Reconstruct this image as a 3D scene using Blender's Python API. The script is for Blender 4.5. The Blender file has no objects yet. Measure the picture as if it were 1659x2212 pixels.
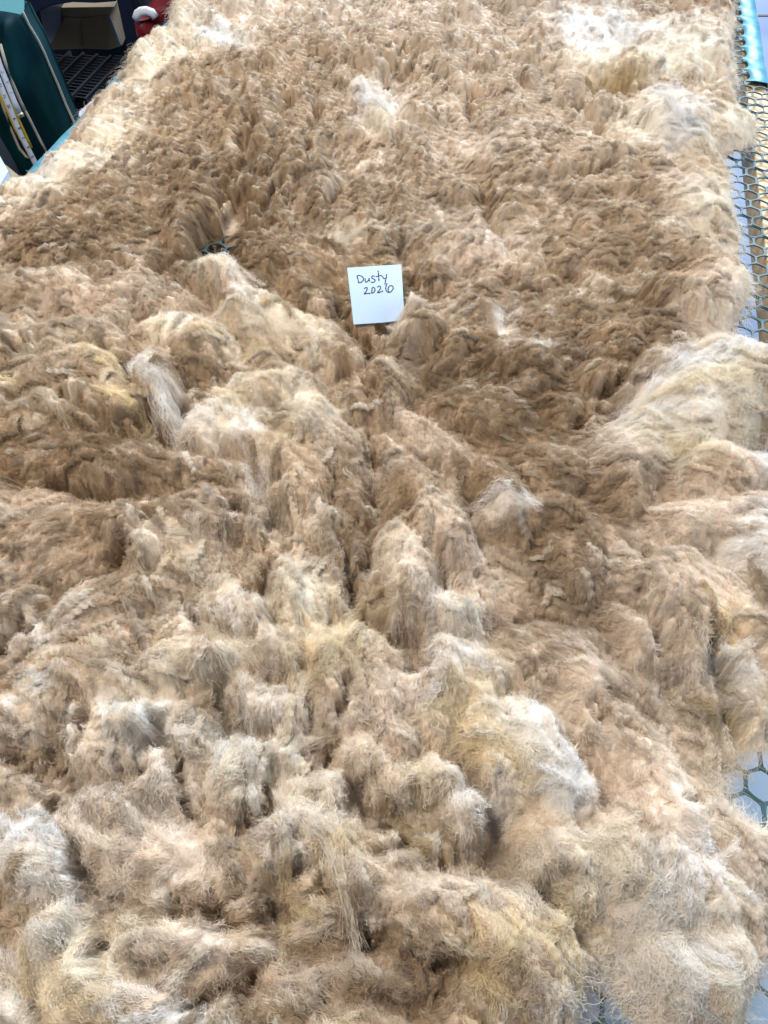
import bpy, math, random
import numpy as np
from math import sin, cos, radians as R, pi

rng = np.random.default_rng(7)
random.seed(7)
sc = bpy.context.scene
COL = sc.collection

# ------------------------------------------------------------------ camera
T = 0.75                       # height of the netting of the skirting table
CAMZ = T + 0.73
PITCH = R(53.5)
CAM = np.array([0.0, 0.0, CAMZ])
FW = np.array([0, cos(PITCH), -sin(PITCH)])
UP = np.array([0, sin(PITCH), cos(PITCH)])
RT = np.array([1.0, 0, 0])
cd = bpy.data.cameras.new('camera'); cam = bpy.data.objects.new('camera', cd); COL.objects.link(cam)
cam.location = CAM; cam.rotation_euler = (pi/2 - PITCH, 0, 0)
cd.sensor_fit = 'VERTICAL'; cd.sensor_height = 36; cd.lens = 27.0
cd.clip_start = 0.02; cd.clip_end = 60
sc.camera = cam

# ------------------------------------------------------------------ light
w = bpy.data.worlds.new("World"); sc.world = w; w.use_nodes = True
bg = w.node_tree.nodes['Background']
bg.inputs[0].default_value = (0.62, 0.78, 1.0, 1); bg.inputs[1].default_value = 0.31

def area(name, loc, target, sx, sy, energy, col):
    l = bpy.data.lights.new(name, 'AREA'); l.shape = 'RECTANGLE'; l.size = sx; l.size_y = sy
    l.energy = energy; l.color = col
    o = bpy.data.objects.new(name, l); COL.objects.link(o); o.location = loc
    d = np.array(target, float) - np.array(loc, float)
    from mathutils import Vector
    o.rotation_euler = Vector(d).to_track_quat('-Z', 'Y').to_euler()
    return o
area('doorway_light', (1.5, 5.6, 3.9), (0, 1.0, T), 3.8, 2.6, 640, (0.74, 0.87, 1.0))
area('ceiling_light', (-0.8, 0.5, 2.9), (0.0, 0.4, T), 0.8, 0.5, 54, (1.0, 0.90, 0.76))
area('side_fill_light', (2.6, 0.4, 2.2), (0.2, 0.6, T), 1.2, 1.0, 32, (0.80, 0.90, 1.0))  # unseen cool fill lamp on the right

vs = sc.view_settings
vs.view_transform = 'Standard'; vs.look = 'None'; vs.gamma = 1; vs.exposure = 0.10
vs.use_curve_mapping = False
sc.cycles.max_bounces = 7; sc.cycles.diffuse_bounces = 4; sc.cycles.glossy_bounces = 3
sc.cycles.transmission_bounces = 3; sc.cycles.transparent_max_bounces = 6
sc.cycles_curves.shape = 'RIBBONS'
sc.cycles_curves.subdivisions = 2
sc.cycles.use_denoising = True

# ------------------------------------------------------------------ helpers
F = 1660.0
def ray(px, py):
    px = np.asarray(px, float); py = np.asarray(py, float)
    d = FW + ((px-829.5)/F)[..., None]*RT + ((1106-py)/F)[..., None]*UP
    return d
def at(px, py, z=T+0.05):
    """point of the place seen at a picture position on the level z"""
    d = ray(px, py); t = (z-CAMZ)/d[..., 2]
    return CAM + d*t[..., None]
def at_y(px, py, y):
    d = ray(px, py); t = y/d[..., 1]
    return CAM + d*t[..., None]
AX = np.array([sin(R(12.6)), cos(R(12.6))])      # along the table
BX = np.array([cos(R(12.6)), -sin(R(12.6))])     # across the table
def tab(a, b, z): return (AX[0]*a+BX[0]*b, AX[1]*a+BX[1]*b, z)

def new_mat(name, col, rough=0.6, spec=0.4, metal=0.0, sheen=0.0):
    m = bpy.data.materials.new(name); m.use_nodes = True
    b = m.node_tree.nodes['Principled BSDF']
    b.inputs['Base Color'].default_value = (*col, 1); b.inputs['Roughness'].default_value = rough
    b.inputs['Specular IOR Level'].default_value = spec; b.inputs['Metallic'].default_value = metal
    b.inputs['Sheen Weight'].default_value = sheen
    return m
def noisy(m, scale, c1, c2, bump=0.0, detail=6, rough=None, stretch=None, dist=0.002):
    nt = m.node_tree; n = nt.nodes; l = nt.links; b = n['Principled BSDF']
    tc = n.new('ShaderNodeTexCoord'); mp = n.new('ShaderNodeMapping'); nz = n.new('ShaderNodeTexNoise'); cr = n.new('ShaderNodeValToRGB')
    nz.inputs['Scale'].default_value = scale; nz.inputs['Detail'].default_value = detail
    if stretch: mp.inputs['Scale'].default_value = stretch
    l.new(tc.outputs['Object'], mp.inputs[0]); l.new(mp.outputs[0], nz.inputs['Vector']); l.new(nz.outputs[0], cr.inputs[0])
    cr.color_ramp.elements[0].position = 0.3; cr.color_ramp.elements[1].position = 0.7
    cr.color_ramp.elements[0].color = (*c1, 1); cr.color_ramp.elements[1].color = (*c2, 1)
    l.new(cr.outputs[0], b.inputs['Base Color'])
    if bump:
        bp = n.new('ShaderNodeBump'); bp.inputs['Strength'].default_value = bump; bp.inputs['Distance'].default_value = dist
        l.new(nz.outputs[0], bp.inputs['Height']); l.new(bp.outputs[0], b.inputs['Normal'])
    return m

def mesh_obj(name, verts, faces, mat, parent=None, smooth=False):
    me = bpy.data.meshes.new(name); me.from_pydata([tuple(map(float, v)) for v in verts], [], faces); me.update()
    o = bpy.data.objects.new(name, me); COL.objects.link(o)
    if mat: me.materials.append(mat)
    if smooth: me.polygons.foreach_set('use_smooth', [True]*len(me.polygons))
    if parent: o.parent = parent
    return o
def empty(name, label, cat, loc=(0, 0, 0)):
    o = bpy.data.objects.new(name, None); COL.objects.link(o); o.location = loc
    o.empty_display_size = 0.1
    o['label'] = label; o['category'] = cat
    return o
def setp(o, parent):
    """parent keeping world placement (parents here only have a location)"""
    o.parent = parent; o.matrix_parent_inverse.identity()
    o.location = tuple(np.array(o.location) - np.array(parent.location))
def tag(o, label, cat): o['label'] = label; o['category'] = cat

class MB:
    def __init__(s): s.v = []; s.f = []
    def add(s, vs, fs):
        k = len(s.v); s.v += [tuple(map(float, v)) for v in vs]; s.f += [tuple(i+k for i in f) for f in fs]
    def box(s, c, e1, e2, e3):
        """box about c with half-extent vectors"""
        c, e1, e2, e3 = map(lambda q: np.array(q, float), (c, e1, e2, e3))
        vs = [c+a*e1+b*e2+d*e3 for a in (-1, 1) for b in (-1, 1) for d in (-1, 1)]
        s.add(vs, [(0, 1, 3, 2), (4, 6, 7, 5), (0, 4, 5, 1), (2, 3, 7, 6), (0, 2, 6, 4), (1, 5, 7, 3)])
    def tube(s, pts, r, n=8, cap=True):
        pts = [np.array(p, float) for p in pts]; rings = []
        for i, p in enumerate(pts):
            d = pts[min(i+1, len(pts)-1)] - pts[max(i-1, 0)]; d /= np.linalg.norm(d)+1e-12
            a = np.cross(d, (0, 0, 1)); 
            if np.linalg.norm(a) < 1e-3: a = np.cross(d, (1, 0, 0))
            a /= np.linalg.norm(a); b = np.cross(d, a)
            rr = r[i] if hasattr(r, '__len__') else r
            rings.append([p+rr*(cos(2*pi*k/n)*a+sin(2*pi*k/n)*b) for k in range(n)])
        vs = [v for g in rings for v in g]; fs = []
        for i in range(len(pts)-1):
            for k in range(n): fs.append((i*n+k, i*n+(k+1) % n, (i+1)*n+(k+1) % n, (i+1)*n+k))
        if cap: fs.append(tuple(range(n))[::-1]); fs.append(tuple((len(pts)-1)*n+k for k in range(n)))
        s.add(vs, fs)
    def build(s, name, mat, parent=None, bevel=0.0, smooth=False):
        o = mesh_obj(name, s.v, s.f, mat, None, smooth)
        if parent is not None: setp(o, parent)
        if bevel:
            m = o.modifiers.new('bev', 'BEVEL'); m.width = bevel; m.segments = 2
        return o

# ---- noise on arrays (gradient noise with a hashed lattice)
def _hash(ix, iy, seed):
    h = (ix.astype(np.int64)*374761393 + iy.astype(np.int64)*668265263 + seed*974634777) & 0xffffffff
    h = ((h ^ (h >> 13))*1274126177) & 0xffffffff
    h = ((h ^ (h >> 16))*2246822519) & 0xffffffff
    return ((h ^ (h >> 15)) & 0xffffff)/float(0x1000000)
def perlin(x, y, seed=0):
    ix = np.floor(x); iy = np.floor(y); fx = x-ix; fy = y-iy
    u = fx*fx*fx*(fx*(fx*6-15)+10); v = fy*fy*fy*(fy*(fy*6-15)+10)
    def g(ax, ay):
        a = _hash(ix+ax, iy+ay, seed)*2*pi
        return np.cos(a)*(fx-ax)+np.sin(a)*(fy-ay)
    return ((g(0, 0)*(1-u)+g(1, 0)*u)*(1-v)+(g(0, 1)*(1-u)+g(1, 1)*u)*v)*1.5
def fbm(x, y, seed=0, octv=4, gain=0.5):
    s = 0; a = 1.0; t = 0
    for i in range(octv):
        s = s+a*perlin(x*2**i, y*2**i, seed+i*17); t += a; a *= gain
    return s/t
def cells(x, y, size, seed=0, jit=0.9):
    """nearest jittered lattice point: id-hash, centre, distance / size"""
    gx = np.floor(x/size); gy = np.floor(y/size)
    bd = np.full(x.shape, 1e9); bx = np.zeros(x.shape); by = np.zeros(x.shape); bh = np.zeros(x.shape); d2 = np.full(x.shape, 1e9)
    for i in (-1, 0, 1):
        for j in (-1, 0, 1):
            cx = gx+i; cy = gy+j
            px = (cx+0.5+jit*(_hash(cx, cy, seed)-0.5))*size; py = (cy+0.5+jit*(_hash(cx, cy, seed+5)-0.5))*size
            d = (px-x)**2+(py-y)**2
            m = d < bd
            d2 = np.where(m, bd, np.minimum(d2, d))
            bx = np.where(m, px, bx); by = np.where(m, py, by); bh = np.where(m, _hash(cx, cy, seed+9), bh)
            bd = np.where(m, d, bd)
    return bh, bx, by, np.sqrt(bd)/size, np.sqrt(d2)/size
def sstep(a, b, x):
    t = np.clip((x-a)/(b-a), 0, 1); return t*t*(3-2*t)

# ------------------------------------------------------------------ setting
floor_m = new_mat('pale_concrete', (0.42, 0.43, 0.5), 0.55)
noisy(floor_m, 3.0, (0.14, 0.18, 0.29), (0.20, 0.24, 0.35), 0.15)
fl = mesh_obj('floor', [(-6, -3, 0), (6, -3, 0), (6, 9, 0), (-6, 9, 0)], [(0, 1, 2, 3)], floor_m); fl['kind'] = 'structure'
seam_m = new_mat('seam', (0.12, 0.09, 0.08), 0.9)
p = at(np.array([1640, 1700]), np.array([35, 33]), 0.0)
mb = MB(); c = (p[0]+p[1])/2
yy = float(c[1])
mb.box((2.6, yy, 0.0015), (2.2, 0, 0), (0, 0.009, 0), (0, 0, 0.0015))
s = mb.build('floor_joint', seam_m); s['kind'] = 'structure'
p = None

# pale board lying below the netting at the near right corner
p0 = at(np.array([1500, 1760, 1760, 1180, 1180]), np.array([1540, 1500, 2500, 2500, 2060]), T-0.22)
mb = MB(); n = 5; mb.add(list(p0)+[q-np.array([0, 0, 0.012]) for q in p0], [tuple(range(n))[::-1], tuple(range(n, 2*n))]+[(i, (i+1) % n, n+(i+1) % n, n+i) for i in range(n)])
pb = mb.build('pale_board', noisy(new_mat('pale_blue_board', (0.5, 0.6, 0.7), 0.5), 12, (0.46, 0.58, 0.72), (0.60, 0.71, 0.84), 0.2)); tag(pb, 'pale blue-white board under the netting at the near right corner', 'board')

# ------------------------------------------------------------------ skirting table
table = empty('skirting_table', 'skirting table topped with teal hexagon netting under the fleece, pine rails', 'table', tab(1.0, -0.26, 0))
wood = new_mat('pine', (0.6, 0.42, 0.22), 0.55)
noisy(wood, 9, (0.50, 0.33, 0.16), (0.72, 0.54, 0.31), 0.2, stretch=(1, 6, 6))
A0, A1, B0, B1 = -0.35, 2.75, -0.885, 0.405
def rail(name, a0, a1, b0, b1, z0, z1, mat=wood):
    mb = MB(); ca, cb = (a0+a1)/2, (b0+b1)/2
    mb.box(tab(ca, cb, (z0+z1)/2), (*(AX*(a1-a0)/2), 0), (*(BX*(b1-b0)/2), 0), (0, 0, (z1-z0)/2))
    return mb.build(name, mat, table, bevel=0.003)
# side rails are round-cornered pine; material grain runs along local axes
rail('side_rail', A0, A1, 0.362, 0.402, T-0.062, T-0.006)
rail('side_rail', A0, A1, -0.882, -0.842, T-0.062, T-0.006)
rail('end_rail', A0-0.04, A0-0.001, -0.882, 0.402, T-0.062, T-0.006)
rail('end_rail', A1+0.001, A1+0.04, -0.882, 0.402, T-0.062, T-0.006)
for a_ in (A0-0.02, A1+0.02):
    for b_ in (0.34, -0.82):
        mb = MB(); mb.box(tab(a_+(0.045 if a_ < 1 else -0.045), b_, (T-0.065)/2), (*(AX*0.022), 0), (*(BX*0.02), 0), (0, 0, (T-0.065)/2)); mb.build('leg', wood, table, bevel=0.003)
# hexagonal netting, one rounded hole per cell
net_m = new_mat('teal_plastic', (0.055, 0.15, 0.15), 0.5, 0.3)
noisy(net_m, 60, (0.04, 0.082, 0.092), (0.075, 0.14, 0.155))
HR = 0.0175
vv = []; ff = []
th = 0.0011
pitch_b = HR*math.sqrt(3); pitch_a = HR*1.5
na = int((A1-A0)/pitch_a); nb = int((B1-B0)/pitch_b)
K = 18
angs = np.arange(K)*2*pi/K
def hexr(a, r):         # pointy hexagon along the table, radius at angle a
    s6 = pi/3; m = ((a + s6/2) % s6) - s6/2       # corners at 0,60..
    return r*cos(pi/6)/np.cos(((a) % s6) - s6/2)
outr = hexr(angs, HR)
inn = np.minimum(hexr(angs, HR-0.0018), (HR-0.0018)*0.95)
for i in range(na):
    a = A0+(i+0.5)*pitch_a
    for j in range(nb+1):
        b = B0+(j+(0.5 if i % 2 else 0.0))*pitch_b
        if b < B0+0.012 or b > B1-0.008: continue
        # the part of the net hidden deep under the fleece is kept too
        k = len(vv)
        wob = 0.0015*sin(a*31+b*17)
        for rr, z in ((outr, 0.0), (inn, 0.0), (inn, -th*2), (outr, -th*2)):
            for q in range(K):
                vv.append(tab(a+rr[q]*cos(angs[q]), b+rr[q]*sin(angs[q]), T+z+wob))
        for q in range(K):
            q2 = (q+1) % K
            ff.append((k+q, k+q2, k+K+q2, k+K+q)); ff.append((k+K+q, k+K+q2, k+2*K+q2, k+2*K+q)); ff.append((k+2*K+q, k+2*K+q2, k+3*K+q2, k+3*K+q))
net = mesh_obj('hexagon_netting', vv, ff, net_m); setp(net, table)
# shiny teal bands over the long edges
band_m = new_mat('glossy_teal_film', (0.10, 0.42, 0.52), 0.4, 0.4)
noisy(band_m, 25, (0.055, 0.25, 0.36), (0.14, 0.40, 0.50), 0.4, detail=3, dist=0.004)
vv = []; ff = []
def band(a0, a1, bo, bi, scal, z, drop):
    n = int((a1-a0)/0.0015); V = []; Fc = []
    for i in range(n+1):
        a = a0+(a1-a0)*i/n
        ph = ((a-a0) % (2*pitch_a))/(2*pitch_a)
        sc_ = scal*math.sqrt(max(0, 1-(2*ph-1)**2))
        sgn = 1 if bo > bi else -1
        w_ = 0.0025*sin(a*23)+0.0015*sin(a*57)
        b_in = bi+sgn*sc_
        for b, zz in ((b_in, z+w_*0.3), ((b_in+bo)/2, z+0.002+w_), (bo, z+w_*0.5), (bo+sgn*0.004, z-drop*0.35), (bo+sgn*0.003, z-drop)):
            V.append(tab(a, b, zz))
    for i in range(n):
        for k in range(4): Fc.append((i*5+k, i*5+k+1, (i+1)*5+k+1, (i+1)*5+k))
    o = mesh_obj('edge_band', V, Fc, band_m, smooth=True)
    so = o.modifiers.new('s', 'SOLIDIFY'); so.thickness = 0.0008
    setp(o, table)
band(1.735, A1, 0.401, 0.350, 0.017, T+0.004, 0.03)
band(A0, A1, -0.884, -0.845, 0.0, T+0.004, 0.035)

# ------------------------------------------------------------------ fleece: fields on a grid
GX0, GX1, GY0, GY1 = -1.12, 0.86, -0.20, 2.72
ST = 0.0022
gx = np.arange(GX0, GX1, ST); gy = np.arange(GY0, GY1, ST)
X, Y = np.meshgrid(gx, gy)               # [iy, ix]
def bil(grid, x, y):
    fx = np.clip((x-GX0)/ST, 0, len(gx)-1.001); fy = np.clip((y-GY0)/ST, 0, len(gy)-1.001)
    ix = fx.astype(int); iy = fy.astype(int); u = fx-ix; v = fy-iy
    if grid.ndim == 3: u = u[:, None]; v = v[:, None]
    return (grid[iy, ix]*(1-u)+grid[iy, ix+1]*u)*(1-v)+(grid[iy+1, ix]*(1-u)+grid[iy+1, ix+1]*u)*v
def poly_sd(pts, x, y):
    """signed distance, negative inside"""
    d = np.full(x.shape, 1e9); ins = np.zeros(x.shape, bool); n = len(pts)
    for i in range(n):
        ax, ay = pts[i]; bx, by = pts[(i+1) % n]
        ex, ey = bx-ax, by-ay; t = np.clip(((x-ax)*ex+(y-ay)*ey)/(ex*ex+ey*ey+1e-12), 0, 1)
        d = np.minimum(d, (x-ax-t*ex)**2+(y-ay-t*ey)**2)
        if ey != 0:
            c = ((ay > y) != (by > y)) & (x < (bx-ax)*(y-ay)/ey+ax); ins ^= c
    d = np.sqrt(d); return np.where(ins, -d, d)

OUT = [(385,-60),(430,-140),(1608,-140),(1597,30),(1600,120),(1604,190),(1640,222),(1645,262),(1580,298),(1584,360),(1600,420),(1625,465),
       (1584,520),(1632,552),(1644,605),(1618,650),(1585,690),(1552,718),(1590,736),(1700,738),(1800,760),(1800,925),(1665,925),(1622,940),(1628,990),(1700,1015),
       (1850,1100),(1850,1560),(1700,1555),(1622,1585),(1590,1650),(1604,1715),(1650,1760),(1800,1795),(1800,2010),(1680,2090),(1600,2350),(1425,2350),(1405,2215),(1350,2060),
       (1278,2085),(1268,2350),(1200,2600),(-300,2600),(-700,1100),(-330,560),(-60,425),(10,398),(55,368),(120,325),(158,268),(172,246),(198,220),(240,188),(248,148),(296,88),(310,68),(352,64),(360,46)]
OUTW = at(np.array([q[0] for q in OUT]), np.array([q[1] for q in OUT]), T+np.array([0.024 if q[0] < 830 else 0.045 for q in OUT]))[:, :2]
wx = X+0.012*fbm(X*22, Y*22, 31, 3)+0.006*fbm(X*70, Y*70, 33, 2); wy = Y+0.012*fbm(X*22, Y*22, 41, 3)+0.006*fbm(X*70, Y*70, 43, 2)
SD = poly_sd([tuple(q) for q in OUTW], wx+0.020*fbm(X*13, Y*13, 35, 2), wy+0.020*fbm(X*13, Y*13, 36, 2))
# never hang over the table's own edges
bb = X*BX[0]+Y*BX[1]
SD = np.maximum(SD, bb-0.47); SD = np.maximum(SD, -0.945-bb)
ED = -SD                                           # distance inside the edge

# flow of the locks: guides (picture position, direction in the picture)
GUIDE = [(100,450,-25),(300,300,-40),(520,200,-60),(700,120,-60),(300,500,-10),(620,350,-55),(760,420,-45),(1000,200,-70),(1200,120,-90),(1400,200,-70),
         (1150,350,-20),(1400,420,-10),(1560,300,10),(1580,600,0),(1300,700,-15),(1000,600,-20),(700,600,30),(480,650,60),(250,680,40),(100,700,10),
         (80,850,-5),(300,850,40),(60,1000,0),(300,1000,20),(350,900,60),(560,900,20),(700,1000,70),(820,1100,85),(950,1100,50),(1200,1000,10),(1500,860,-30),(1600,1000,10),
         (150,1200,-30),(420,1200,60),(470,1300,75),(650,1400,75),(850,1300,80),(950,1450,65),(1150,1300,10),(1400,1250,60),(1500,1350,65),(1600,1300,30),
         (200,1450,10),(420,1430,-20),(560,1500,60),(350,1650,85),(480,1750,-60),(330,1850,-10),(700,1750,75),(840,1500,85),(1000,1600,50),(1150,1700,35),(1350,1650,50),(1500,1700,55),
         (90,1850,70),(150,2050,60),(400,2050,-5),(700,2000,70),(900,1950,20),(1000,2100,40),(1200,2000,70),(1450,1950,30),(1450,2100,80),(700,2150,-30),(1250,1850,55)]
gp = at(np.array([g[0] for g in GUIDE]), np.array([g[1] for g in GUIDE]))
gq = at(np.array([g[0]+12*cos(R(g[2])) for g in GUIDE]), np.array([g[1]+12*sin(R(g[2])) for g in GUIDE]))
gd = (gq-gp)[:, :2]; gd /= np.linalg.norm(gd, axis=1)[:, None]
CO = slice(None, None, 8)
xs, ys = X[CO, CO], Y[CO, CO]
c2 = np.zeros(xs.shape); s2 = np.zeros(xs.shape)
for k in range(len(GUIDE)):
    wgt = np.exp(-((xs-gp[k, 0])**2+(ys-gp[k, 1])**2)/(2*0.07**2))+1e-9/((xs-gp[k, 0])**2+(ys-gp[k, 1])**2+1e-3)
    an = math.atan2(gd[k, 1], gd[k, 0]); c2 += wgt*cos(2*an); s2 += wgt*sin(2*an)
def up8(g):
    fy = np.arange(X.shape[0])/8.0; fx = np.arange(X.shape[1])/8.0
    iy = np.minimum(fy.astype(int), g.shape[0]-2); ix = np.minimum(fx.astype(int), g.shape[1]-2)
    v = np.minimum(fy-iy, 1)[:, None]; u = np.minimum(fx-ix, 1)[None, :]
    return (g[iy][:, ix]*(1-u)+g[iy][:, ix+1]*u)*(1-v)+(g[iy+1][:, ix]*(1-u)+g[iy+1][:, ix+1]*u)*v
nrm = np.hypot(c2, s2)+1e-12
FA = 0.5*np.arctan2(up8(s2/nrm), up8(c2/nrm))
FA = FA+0.55*fbm(X*9, Y*9, 51, 3)

# colour fields ------------------------------------------------
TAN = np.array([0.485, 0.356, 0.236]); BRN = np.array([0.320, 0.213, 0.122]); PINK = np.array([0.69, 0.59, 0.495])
CRM = np.array([0.82, 0.75, 0.635]); WHT = np.array([0.90, 0.87, 0.84]); YEL = np.array([0.76, 0.65, 0.435]); GRY = np.array([0.45, 0.39, 0.315]); GLD = np.array([0.50, 0.35, 0.14])
PAL = dict(T=TAN, B=BRN, P=PINK, C=CRM, W=WHT, Y=YEL, G=GRY, O=GLD)
COLR = np.empty(X.shape+(3,)); COLR[:] = TAN
WSP = np.full(X.shape, 0.12)                       # how loose and wispy the wool is
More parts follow.
